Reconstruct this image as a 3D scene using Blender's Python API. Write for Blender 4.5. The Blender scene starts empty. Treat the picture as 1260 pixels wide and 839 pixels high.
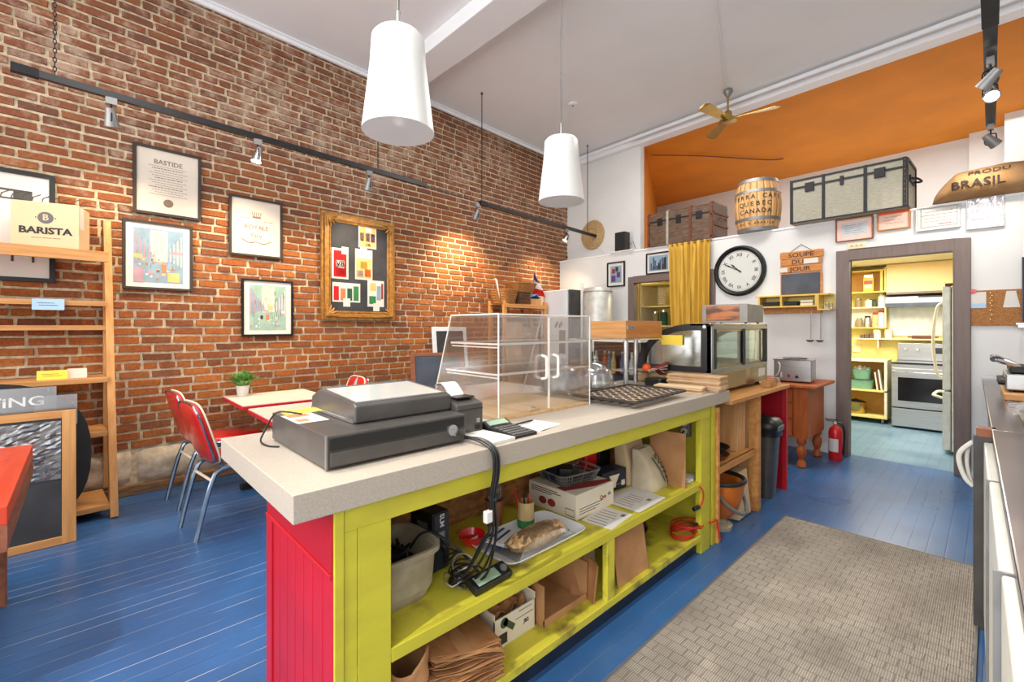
import bpy, bmesh, math, random
from mathutils import Vector, Matrix, noise
random.seed(7)
PI = math.pi
C = bpy.context.scene.collection
scene = bpy.context.scene

def lin(c):
    return tuple((x / 12.92 if x <= .04045 else ((x + .055) / 1.055) ** 2.4) for x in [v / 255 for v in c])
# ---------------------------------------------------------------- camera
cd = bpy.data.cameras.new('camera'); cam = bpy.data.objects.new('camera', cd); C.objects.link(cam)
cd.sensor_width = 36; cd.lens = 36 * 559 / 1260; cd.shift_y = -17.5 / 1260; cd.clip_start = .05
cam.location = (0, 0, 1.35); cam.rotation_euler = (PI / 2, 0, math.radians(46.55))
scene.camera = cam
# ---------------------------------------------------------------- world, lights, exposure
w = bpy.data.worlds.new('world'); scene.world = w; w.use_nodes = True
w.node_tree.nodes['Background'].inputs[0].default_value = (.95, .98, 1, 1)
w.node_tree.nodes['Background'].inputs[1].default_value = 1.0
def area(name, loc, target, sx, sy, e, col=(1, 1, 1)):
    l = bpy.data.lights.new(name, 'AREA'); l.shape = 'RECTANGLE'; l.size = sx; l.size_y = sy; l.energy = e; l.color = col
    o = bpy.data.objects.new(name, l); C.objects.link(o); o.location = loc
    o.rotation_euler = (Vector(target) - Vector(loc)).to_track_quat('-Z', 'Y').to_euler(); return o
area('shop_window_light', (-1.6, -2.6, 2.2), (-1.6, 4, 1.2), 5.8, 3.2, 155, (1, .985, .96))
area('shop_door_light', (1.1, -1.2, 2.2), (-3.5, 3.4, .9), 1.6, 2.6, 30, (1, .98, .95))
def point(name, loc, e, r=.1, col=(1, 1, 1)):
    l = bpy.data.lights.new(name, 'POINT'); l.energy = e; l.shadow_soft_size = r; l.color = col
    o = bpy.data.objects.new(name, l); C.objects.link(o); o.location = loc; return o
def spot(name, loc, target, e, ang, col=(1, .80, .52), r=.03, blend=.6):
    l = bpy.data.lights.new(name, 'SPOT'); l.energy = e; l.spot_size = math.radians(ang); l.spot_blend = blend
    l.shadow_soft_size = r; l.color = col
    o = bpy.data.objects.new(name, l); C.objects.link(o); o.location = loc
    o.rotation_euler = (Vector(target) - Vector(loc)).to_track_quat('-Z', 'Y').to_euler(); return o
area('kitchen_ceiling_light', (-1.0, 7.2, 2.2), (-1.0, 7.2, 0), .9, .9, 60, (1, .97, .88))
area('pantry_ceiling_light', (-3.0, 6.55, 2.2), (-3.0, 6.55, 0), .5, .3, 9, (1, .9, .65))
area('loft_bounce_fill', (-1.2, 8.0, 4.02), (-1.2, 8.0, 2), 3, 1.2, 40, (1, .97, .92))  # added fill in place of light bounced into the loft
area('front_bounce_fill', (-2.0, .4, 4.15), (-2.0, .9, 0), 2.2, .8, 48, (1, .97, .92))  # added fill for daylight bounce at the front, no real fitting
area('rear_bounce_fill', (-2.3, 4.3, 4.15), (-2.3, 4.3, 0), 2.4, .8, 58, (1, .97, .92))  # same added bounce fill for the rear half, no real fitting
spot('end_ceiling_spot', (-.7, -1.57, 4.1), (-1.2, .8, .3), 430, 52, (1, .97, .93), r=.03, blend=.7)
spot('front_ceiling_spot', (-2.42, -.3, 4.1), (-.35, 1.75, 0), 280, 34, (1, .9, .72), r=.02, blend=.5)
scene.view_settings.view_transform = 'Standard'; scene.view_settings.look = 'None'
scene.view_settings.exposure = 0.28; scene.view_settings.gamma = 1; scene.view_settings.use_curve_mapping = False
scene.cycles.max_bounces = 10; scene.cycles.transparent_max_bounces = 24
scene.cycles.use_denoising = True

# ---------------------------------------------------------------- materials
def mat(name, rgb, rough=.55, metal=0, var=.08, scale=12, bump=.05, rgb2=None, stretch=(1, 1, 1), emis=0, spec=.5, coat=0, det=4, thr=(.35, .65), bscale=None):
    m = bpy.data.materials.new(name); m.use_nodes = True; nt = m.node_tree; N = nt.nodes; L = nt.links
    b = N['Principled BSDF']; c1 = lin(rgb) + (1,)
    b.inputs['Roughness'].default_value = rough; b.inputs['Metallic'].default_value = metal
    b.inputs['Specular IOR Level'].default_value = spec; b.inputs['Coat Weight'].default_value = coat
    if emis:
        b.inputs['Emission Color'].default_value = c1; b.inputs['Emission Strength'].default_value = emis
    if rgb2 is None: c2 = tuple(max(0, x * (1 - var * 2.2)) for x in c1[:3]) + (1,)
    else: c2 = lin(rgb2) + (1,)
    tc = N.new('ShaderNodeTexCoord'); mp = N.new('ShaderNodeMapping'); mp.inputs['Scale'].default_value = stretch
    no = N.new('ShaderNodeTexNoise'); no.inputs['Scale'].default_value = scale; no.inputs['Detail'].default_value = det
    rp = N.new('ShaderNodeValToRGB'); rp.color_ramp.elements[0].position = thr[0]; rp.color_ramp.elements[1].position = thr[1]
    rp.color_ramp.elements[0].color = c2; rp.color_ramp.elements[1].color = c1
    L.new(tc.outputs['Object'], mp.inputs[0]); L.new(mp.outputs[0], no.inputs['Vector']); L.new(no.outputs['Fac'], rp.inputs[0])
    L.new(rp.outputs[0], b.inputs['Base Color'])
    if bump:
        bp = N.new('ShaderNodeBump'); bp.inputs['Strength'].default_value = bump * 4; bp.inputs['Distance'].default_value = .004
        if bscale:
            n2 = N.new('ShaderNodeTexNoise'); n2.inputs['Scale'].default_value = bscale; L.new(mp.outputs[0], n2.inputs['Vector']); L.new(n2.outputs['Fac'], bp.inputs['Height'])
        else: L.new(no.outputs['Fac'], bp.inputs['Height'])
        L.new(bp.outputs[0], b.inputs['Normal'])
    return m
def glassy(name, tint=(1, 1, 1), gl=.12, rough=.03, edge=.55):
    m = bpy.data.materials.new(name); m.use_nodes = True; nt = m.node_tree; N = nt.nodes; L = nt.links
    N.remove(N['Principled BSDF']); out = N['Material Output']
    t = N.new('ShaderNodeBsdfTransparent'); t.inputs[0].default_value = tuple(tint) + (1,)
    g = N.new('ShaderNodeBsdfGlossy'); g.inputs['Roughness'].default_value = rough
    lw = N.new('ShaderNodeLayerWeight'); lw.inputs[0].default_value = .35
    mr = N.new('ShaderNodeMapRange'); mr.inputs['To Min'].default_value = gl; mr.inputs['To Max'].default_value = edge
    mx = N.new('ShaderNodeMixShader')
    L.new(lw.outputs['Facing'], mr.inputs['Value']); L.new(mr.outputs[0], mx.inputs[0]); L.new(t.outputs[0], mx.inputs[1]); L.new(g.outputs[0], mx.inputs[2])
    L.new(mx.outputs[0], out.inputs[0]); return m
M = {}
def brick_mat():
    m = bpy.data.materials.new('brick'); m.use_nodes = True; nt = m.node_tree; N = nt.nodes; L = nt.links; b = N['Principled BSDF']
    b.inputs['Roughness'].default_value = .85; b.inputs['Specular IOR Level'].default_value = .25
    at = N.new('ShaderNodeAttribute'); at.attribute_name = 'tint'
    oi = N.new('ShaderNodeObjectInfo')
    ad = N.new('ShaderNodeMath'); ad.operation = 'ADD'; L.new(at.outputs['Fac'], ad.inputs[0]); L.new(oi.outputs['Random'], ad.inputs[1])
    fr = N.new('ShaderNodeMath'); fr.operation = 'FRACT'; L.new(ad.outputs[0], fr.inputs[0])
    cr = N.new('ShaderNodeValToRGB'); el = cr.color_ramp.elements
    cols = [(0, (138, 76, 42)), (.25, (160, 92, 44)), (.5, (146, 82, 46)), (.72, (108, 66, 46)), (.86, (170, 102, 50)), (1, (130, 80, 54))]
    el[0].position = 0; el[0].color = lin(cols[0][1]) + (1,); el[1].position = 1; el[1].color = lin(cols[-1][1]) + (1,)
    for p, c in cols[1:-1]:
        e = el.new(p); e.color = lin(c) + (1,)
    L.new(fr.outputs[0], cr.inputs[0])
    ge = N.new('ShaderNodeNewGeometry'); no = N.new('ShaderNodeTexNoise'); no.inputs['Scale'].default_value = 45; no.inputs['Detail'].default_value = 6
    L.new(ge.outputs['Position'], no.inputs['Vector'])
    r2 = N.new('ShaderNodeValToRGB'); r2.color_ramp.elements[0].position = .3; r2.color_ramp.elements[0].color = (.72, .72, .72, 1); r2.color_ramp.elements[1].position = .66; r2.color_ramp.elements[1].color = (1.15, 1.15, 1.15, 1)
    L.new(no.outputs['Fac'], r2.inputs[0])
    mu = N.new('ShaderNodeMixRGB'); mu.blend_type = 'MULTIPLY'; mu.inputs[0].default_value = 1; L.new(cr.outputs[0], mu.inputs[1]); L.new(r2.outputs[0], mu.inputs[2])
    # old lime wash residue, patchy and mostly on the upper courses
    n2 = N.new('ShaderNodeTexNoise'); n2.inputs['Scale'].default_value = 9; n2.inputs['Detail'].default_value = 8; n2.inputs['Roughness'].default_value = .7
    L.new(ge.outputs['Position'], n2.inputs['Vector'])
    n3 = N.new('ShaderNodeTexNoise'); n3.inputs['Scale'].default_value = 1.1; n3.inputs['Detail'].default_value = 3; L.new(ge.outputs['Position'], n3.inputs['Vector'])
    sz = N.new('ShaderNodeSeparateXYZ'); L.new(ge.outputs['Position'], sz.inputs[0])
    mz = N.new('ShaderNodeMapRange'); mz.inputs['From Min'].default_value = 1.7; mz.inputs['From Max'].default_value = 3.4; mz.inputs['To Min'].default_value = -.12; mz.inputs['To Max'].default_value = .06
    L.new(sz.outputs['Z'], mz.inputs['Value'])
    s1 = N.new('ShaderNodeMath'); s1.operation = 'ADD'; L.new(n2.outputs['Fac'], s1.inputs[0]); L.new(mz.outputs[0], s1.inputs[1])
    s2 = N.new('ShaderNodeMath'); s2.operation = 'MULTIPLY_ADD'; L.new(n3.outputs['Fac'], s2.inputs[0]); s2.inputs[1].default_value = .5; L.new(s1.outputs[0], s2.inputs[2])
    r3 = N.new('ShaderNodeMapRange'); r3.inputs['From Min'].default_value = .78; r3.inputs['From Max'].default_value = 1.0; r3.inputs['To Max'].default_value = .62; L.new(s2.outputs[0], r3.inputs['Value'])
    hz = N.new('ShaderNodeMapRange'); hz.inputs['From Min'].default_value = 2.2; hz.inputs['From Max'].default_value = 3.0; hz.inputs['To Max'].default_value = .6
    hz2 = N.new('ShaderNodeMath'); hz2.operation = 'MULTIPLY_ADD'; L.new(n3.outputs['Fac'], hz2.inputs[0]); hz2.inputs[1].default_value = 1.2; L.new(sz.outputs['Z'], hz2.inputs[2])
    hz3 = N.new('ShaderNodeMath'); hz3.operation = 'SUBTRACT'; L.new(hz2.outputs[0], hz3.inputs[0]); hz3.inputs[1].default_value = .6; L.new(hz3.outputs[0], hz.inputs['Value'])
    so = N.new('ShaderNodeMixRGB'); so.inputs[2].default_value = lin((112, 76, 64)) + (1,); L.new(hz.outputs[0], so.inputs[0]); L.new(mu.outputs[0], so.inputs[1]); mu = so
    mx = N.new('ShaderNodeMixRGB'); mx.inputs[2].default_value = lin((196, 176, 156)) + (1,); L.new(r3.outputs[0], mx.inputs[0]); L.new(mu.outputs[0], mx.inputs[1])
    L.new(mx.outputs[0], b.inputs['Base Color'])
    bp = N.new('ShaderNodeBump'); bp.inputs['Strength'].default_value = .5; bp.inputs['Distance'].default_value = .006; L.new(no.outputs['Fac'], bp.inputs['Height']); L.new(bp.outputs[0], b.inputs['Normal'])
    return m
M['brick'] = brick_mat()
M['mortar'] = mat('mortar', (212, 194, 162), .95, scale=30, rgb2=(172, 154, 128), bump=.25)
M['stone'] = mat('foundation_stone', (214, 198, 176), .95, scale=14, rgb2=(176, 158, 134), bump=.6, det=8)
M['sill'] = mat('old_sill', (140, 105, 72), .8, rgb2=(88, 62, 44), scale=8, stretch=(1, 6, 6), bump=.2)
def floor_mat():
    m = mat('blue_floor_paint', (54, 102, 156), .3, var=.1, scale=1.6, bump=.02, rgb2=(46, 84, 130), det=6, bscale=40)
    nt = m.node_tree; N = nt.nodes; L = nt.links; b = N['Principled BSDF']
    b.inputs['Specular IOR Level'].default_value = .5
    ge = N.new('ShaderNodeNewGeometry'); mp = N.new('ShaderNodeMapping'); mp.inputs['Scale'].default_value = (14, .8, 1)
    no = N.new('ShaderNodeTexNoise'); no.inputs['Scale'].default_value = 3; no.inputs['Detail'].default_value = 6; no.inputs['Roughness'].default_value = .65
    L.new(ge.outputs['Position'], mp.inputs[0]); L.new(mp.outputs[0], no.inputs['Vector'])
    r = N.new('ShaderNodeMapRange'); r.inputs['From Min'].default_value = .63; r.inputs['From Max'].default_value = .72; r.inputs['To Max'].default_value = .18; L.new(no.outputs['Fac'], r.inputs['Value'])
    old = b.inputs['Base Color'].links[0].from_socket
    # paint rubbed off along the board edges
    at = N.new('ShaderNodeAttribute'); at.attribute_name = 'edge'
    n2 = N.new('ShaderNodeTexNoise'); n2.inputs['Scale'].default_value = 1.3; n2.inputs['Detail'].default_value = 5
    m2 = N.new('ShaderNodeMapping'); m2.inputs['Scale'].default_value = (9, 1.2, 1); L.new(ge.outputs['Position'], m2.inputs[0]); L.new(m2.outputs[0], n2.inputs['Vector'])
    r2 = N.new('ShaderNodeMapRange'); r2.inputs['From Min'].default_value = .46; r2.inputs['From Max'].default_value = .52; L.new(n2.outputs['Fac'], r2.inputs['Value'])
    mm = N.new('ShaderNodeMath'); mm.operation = 'MULTIPLY'; L.new(at.outputs['Fac'], mm.inputs[0]); L.new(r2.outputs[0], mm.inputs[1])
    a = N.new('ShaderNodeMixRGB'); a.inputs[2].default_value = lin((118, 146, 166)) + (1,); L.new(r.outputs[0], a.inputs[0]); L.new(old, a.inputs[1])
    c = N.new('ShaderNodeMixRGB'); c.inputs[2].default_value = lin((226, 216, 194)) + (1,); L.new(mm.outputs[0], c.inputs[0]); L.new(a.outputs[0], c.inputs[1])
    L.new(c.outputs[0], b.inputs['Base Color'])
    n4 = N.new('ShaderNodeTexNoise'); n4.inputs['Scale'].default_value = 1.7; L.new(ge.outputs['Position'], n4.inputs['Vector'])
    r4 = N.new('ShaderNodeMapRange'); r4.inputs['To Min'].default_value = .2; r4.inputs['To Max'].default_value = .42; L.new(n4.outputs['Fac'], r4.inputs['Value']); L.new(r4.outputs[0], b.inputs['Roughness'])
    return m
M['floor'] = floor_mat(); M['floor_kitchen'] = mat('teal_floor', (122, 152, 174), .3, scale=2, rgb2=(92, 126, 152), bump=.02, det=6)  # kitchen boards get a paler teal tone
def mm(k, *a, **kw): M[k] = mat(k, *a, **kw)
mm('white_wall', (226, 227, 226), .8, var=.03, scale=2, bump=.02, bscale=60)
mm('white_ceiling', (238, 240, 243), .85, var=.02, scale=1.2, bump=.02, bscale=40)
mm('white_trim', (240, 242, 246), .5, var=.01, bump=0)
mm('orange_paint', (222, 134, 4), .7, var=.07, scale=1.5, bump=.03, bscale=30)
mm('brown_trim', (120, 104, 98), .5, var=.06, scale=5, stretch=(8, 8, 1))
mm('yellow_kitchen', (236, 218, 132), .6, var=.03, scale=3)
mm('yellow_shelf', (232, 196, 96), .55, var=.05, scale=4)
mm('peach', (240, 208, 150), .6, var=.03, scale=3)
mm('lime', (194, 186, 50), .5, var=.05, scale=4, rgb2=(182, 172, 50), bump=.08, det=8, thr=(.3, .55), stretch=(3, 1, 3))
mm('lime_worn', (204, 194, 60), .5, scale=7, rgb2=(132, 116, 48), bump=.12, det=9, thr=(.32, .5))
mm('red_paint', (184, 20, 34), .38, var=.06, scale=5, bump=.03)
mm('deep_red', (168, 14, 34), .35, var=.06, scale=4, bump=.02)
mm('navy_paint', (34, 48, 74), .5, rgb2=(22, 30, 46), scale=6)
mm('worktop', (176, 166, 153), .42, scale=190, rgb2=(164, 153, 140), bump=.01)
mm('osb', (176, 124, 72), .8, scale=18, rgb2=(134, 84, 44), bump=.1, stretch=(1, 1, 2))
def wood(k, a, b, rough=.5, st=(1, 14, 14), sc=3, bump=.06): mm(k, a, rough, scale=sc, rgb2=b, stretch=st, bump=bump, det=6, thr=(.3, .7))
wood('pine', (212, 158, 98), (186, 126, 66)); wood('pine_v', (210, 156, 96), (188, 130, 70), st=(14, 14, 1))
wood('pale_wood', (222, 188, 138), (200, 160, 106)); wood('orange_wood', (196, 104, 42), (160, 74, 26), st=(12, 12, 1.5))
wood('honey_wood', (206, 150, 84), (176, 116, 56), st=(12, 1, 12)); wood('board_ply', (206, 160, 108), (178, 128, 78), st=(14, 14, 1))
wood('box_wood', (206, 140, 70), (180, 108, 46), st=(1, 1, 12)); wood('gilt', (190, 138, 66), (140, 92, 36), rough=.38, st=(3, 3, 3), sc=8, bump=.15)
wood('dark_wood', (122, 66, 36), (86, 42, 22)); wood('trunk_wood', (116, 92, 74), (76, 56, 44), st=(2, 8, 8), sc=5, bump=.15)
wood('barrel_wood', (226, 180, 120), (204, 150, 88), st=(8, 8, 1)); wood('red_table', (214, 76, 44), (196, 56, 30), rough=.35, st=(1, 10, 1)); wood('side_wood', (156, 96, 66), (120, 66, 40), st=(1, 8, 8))
mm('trunk_canvas', (176, 172, 156), .75, scale=20, rgb2=(150, 146, 130), stretch=(1, 1, 8), bump=.1)
mm('iron', (52, 52, 54), .5, metal=.7, scale=20); mm('black', (22, 22, 24), .4, bump=.01); mm('matte_black', (30, 30, 32), .8, bump=.02)
mm('charcoal', (88, 85, 83), .30, var=.1, scale=10, bump=.02, metal=.35); mm('grey_plastic', (104, 102, 100), .45, bump=.02)
mm('screen', (176, 180, 178), .12, var=.04, scale=2, bump=0); mm('silver', (200, 202, 204), .25, metal=.9, bump=.01)
mm('orange_back', (206, 150, 60), .6, var=.04); mm('steel_pale', (214, 214, 206), .4, metal=.3, bump=0); mm('steel', (178, 178, 178), .3, metal=.85, scale=4, stretch=(1, 20, 20), bump=.01, var=.06); mm('chrome', (214, 216, 220), .12, metal=1, bump=0)
mm('tube_steel', (150, 166, 184), .2, metal=.9, bump=0)
mm('brass', (190, 160, 90), .25, metal=.9, bump=.02); mm('galv', (150, 150, 150), .45, metal=.6)
mm('white_paint', (236, 238, 240), .4, var=.01, bump=0); mm('enamel', (222, 222, 214), .35, var=.03, bump=.01)
mm('lamp_shade', (228, 227, 224), .35, var=.005, bump=0); mm('cream', (236, 224, 196), .6, var=.03)
mm('paper', (220, 217, 210), .8, var=.02, scale=3, bump=.01); mm('pink_paper', (244, 206, 190), .8, var=.02); mm('pale_blue', (208, 214, 220), .8, bump=0); mm('oven_grey', (150, 148, 144), .4, metal=.4, bump=0); mm('worn_steel', (132, 122, 120), .25, metal=.8, scale=3, rgb2=(108, 100, 100), bump=.01); mm('pale_pink', (232, 222, 226), .6, var=.05, scale=5)
mm('blue_note', (176, 208, 232), .8, var=.02); mm('yellow_note', (238, 210, 76), .8, var=.02); mm('aged_paper', (212, 202, 188), .8, var=.03, scale=4)
mm('ink', (60, 50, 46), .8, bump=0); mm('faint_ink', (132, 112, 96), .9, bump=0); mm('chalk', (226, 228, 230), .9, bump=0)
mm('chalkboard', (66, 66, 70), .75, scale=4, rgb2=(48, 48, 52), bump=.02, det=8)
mm('slate', (84, 90, 102), .7, scale=3, rgb2=(54, 60, 70), bump=.02, det=8)
mm('kraft', (190, 142, 96), .8, scale=6, rgb2=(166, 118, 76), bump=.06); mm('carton', (216, 190, 152), .8, var=.03, scale=5, bump=.03)
mm('white_carton', (228, 218, 200), .7, var=.03, scale=5); mm('carton_red', (150, 50, 44), .8); mm('carton_green', (70, 84, 60), .8)
mm('bag_tan', (206, 168, 130), .8, scale=9, rgb2=(180, 140, 100), bump=.1); mm('paper_bag', (186, 132, 84), .8, scale=9, rgb2=(150, 100, 60), bump=.12); mm('burlap', (176, 138, 94), .95, scale=8, rgb2=(164, 122, 76), bump=.3, bscale=160)
mm('cloth', (206, 194, 168), .9, scale=10, rgb2=(188, 172, 144), bump=.25); mm('curtain', (214, 172, 66), .8, var=.06, scale=5, bump=.04, stretch=(6, 6, 1))
mm('chair_red', (206, 34, 36), .28, var=.05, bump=.01, coat=.4); mm('aqua', (170, 208, 206), .35, bump=0); mm('table_cream', (232, 214, 198), .4, var=.03, scale=5, bump=.01)
mm('red_edge', (206, 30, 50), .4); mm('red', (200, 30, 30), .35); mm('bright_red', (214, 22, 26), .3, coat=.5, bump=0)
mm('orange_pail', (196, 112, 34), .4, scale=6, rgb2=(164, 82, 22), bump=.05); mm('dirty_tub', (176, 168, 146), .6, scale=9, rgb2=(146, 134, 108))
mm('grey_basket', (122, 122, 118), .6); mm('dark_blue', (36, 44, 66), .5, scale=9, rgb2=(22, 26, 40)); mm('cool_blue', (74, 122, 160), .3)
mm('green', (50, 132, 74), .5); mm('leaf', (128, 180, 90), .6, scale=30, rgb2=(76, 130, 54), bump=0); mm('dark_green', (44, 84, 62), .8, bump=0)
mm('teal_tub', (132, 176, 150), .5); mm('bamboo', (214, 184, 130), .55, stretch=(6, 6, 1)); mm('terracotta', (160, 96, 56), .6); mm('nuts', (234, 200, 148), .7, scale=60, rgb2=(190, 140, 84), bump=.3)
mm('wicker', (190, 130, 66), .7, scale=60, rgb2=(120, 74, 34), bump=.4, stretch=(1, 1, 2)); mm('dark_wicker', (120, 80, 52), .7, scale=60, rgb2=(70, 44, 28), bump=.4); mm('straw', (200, 172, 128), .8, scale=40, rgb2=(170, 138, 94), bump=.3)
mm('blue', (40, 60, 130), .6); mm('sky_blue', (70, 150, 206), .6); mm('white_cloth', (238, 238, 240), .8, bump=.02); mm('lcd', (150, 176, 150), .3, bump=0)
mm('cork', (176, 124, 76), .9, scale=90, rgb2=(146, 96, 52), bump=.1); mm('clock_face', (214, 216, 210), .5, var=.02, scale=4, bump=0); mm('wm_pink', (184, 150, 164), .8, bump=0)
mm('wm_blue', (140, 166, 184), .8, bump=0); mm('wm_yellow', (222, 190, 120), .8, bump=0); mm('wm_green', (156, 186, 170), .8, bump=0); mm('wm_orange', (222, 130, 90), .8, bump=0)
mm('tin_yellow', (232, 190, 40), .4); mm('jar_fill', (150, 130, 90), .6, scale=30); mm('oven_glass', (24, 24, 28), .1, bump=0); mm('purple', (96, 62, 120), .7); mm('dark_tray', (62, 54, 48), .45, metal=.4, scale=14, rgb2=(40, 34, 30))
mm('tray_cup', (188, 168, 146), .4, metal=.5, scale=10); mm('orange_ball', (240, 96, 30), .6); mm('bulb', (255, 240, 214), emis=14, bump=0); mm('bulb_off', (200, 200, 196), .2, bump=0)
mm('painted_reflection', (190, 110, 50), .25, scale=3, rgb2=(90, 46, 20), bump=0, stretch=(1, 1, 5), thr=(.45, .55)); mm('warm_steel', (196, 176, 136), .25, metal=.8, scale=5, rgb2=(150, 130, 96), bump=0)
M['acrylic'] = glassy('acrylic', (.97, .97, .97), .11, .12, .5); M['acrylic_edge'] = mat('acrylic_edge', (236, 230, 222), .25, var=.01, bump=0)
M['glass'] = glassy('glass', (.9, .95, .93), .08, .02, .6); M['green_glass'] = glassy('green_glass', (.66, .8, .72), .34, .12, .7); M['dome'] = glassy('dome_glass', (.9, .92, .91), .24, .1, .85)
M['film'] = glassy('film', (.9, .92, .94), .3, .2, .7)
def mat_carpet():
    m = mat('grey_mat', (184, 174, 160), .95, scale=3, rgb2=(152, 142, 130), bump=0, det=6)
    nt = m.node_tree; N = nt.nodes; L = nt.links; b = N['Principled BSDF']; tc = N.new('ShaderNodeTexCoord')
    br = N.new('ShaderNodeTexBrick'); br.inputs['Scale'].default_value = 1; br.inputs['Brick Width'].default_value = .068; br.inputs['Row Height'].default_value = .056
    br.inputs['Mortar Size'].default_value = .0024; br.inputs['Mortar Smooth'].default_value = .4; br.offset = .5
    nz = N.new('ShaderNodeTexNoise'); nz.inputs['Scale'].default_value = 14; mi = N.new('ShaderNodeMixRGB'); mi.blend_type = 'ADD'; mi.inputs[0].default_value = .014
    L.new(tc.outputs['Object'], nz.inputs['Vector']); L.new(tc.outputs['Object'], mi.inputs[1]); L.new(nz.outputs['Color'], mi.inputs[2]); L.new(mi.outputs[0], br.inputs['Vector'])
    wv = N.new('ShaderNodeTexWave'); wv.inputs['Scale'].default_value = 38; wv.inputs['Distortion'].default_value = 1.5; wv.bands_direction = 'X'; L.new(tc.outputs['Object'], wv.inputs['Vector'])
    old = b.inputs['Base Color'].links[0].from_socket
    a = N.new('ShaderNodeMixRGB'); a.blend_type = 'MULTIPLY'; a.inputs[0].default_value = .45; L.new(old, a.inputs[1]); L.new(wv.outputs['Color'], a.inputs[2])
    c = N.new('ShaderNodeMixRGB'); c.inputs[2].default_value = lin((116, 107, 98)) + (1,); L.new(br.outputs['Fac'], c.inputs[0]); L.new(a.outputs[0], c.inputs[1]); L.new(c.outputs[0], b.inputs['Base Color'])
    inv = N.new('ShaderNodeMath'); inv.operation = 'SUBTRACT'; L.new(wv.outputs['Fac'], inv.inputs[0]); L.new(br.outputs['Fac'], inv.inputs[1])
    bp = N.new('ShaderNodeBump'); bp.inputs['Strength'].default_value = .6; bp.inputs['Distance'].default_value = .004; L.new(inv.outputs[0], bp.inputs['Height']); L.new(bp.outputs[0], b.inputs['Normal'])
    return m
M['carpet'] = mat_carpet()

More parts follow.
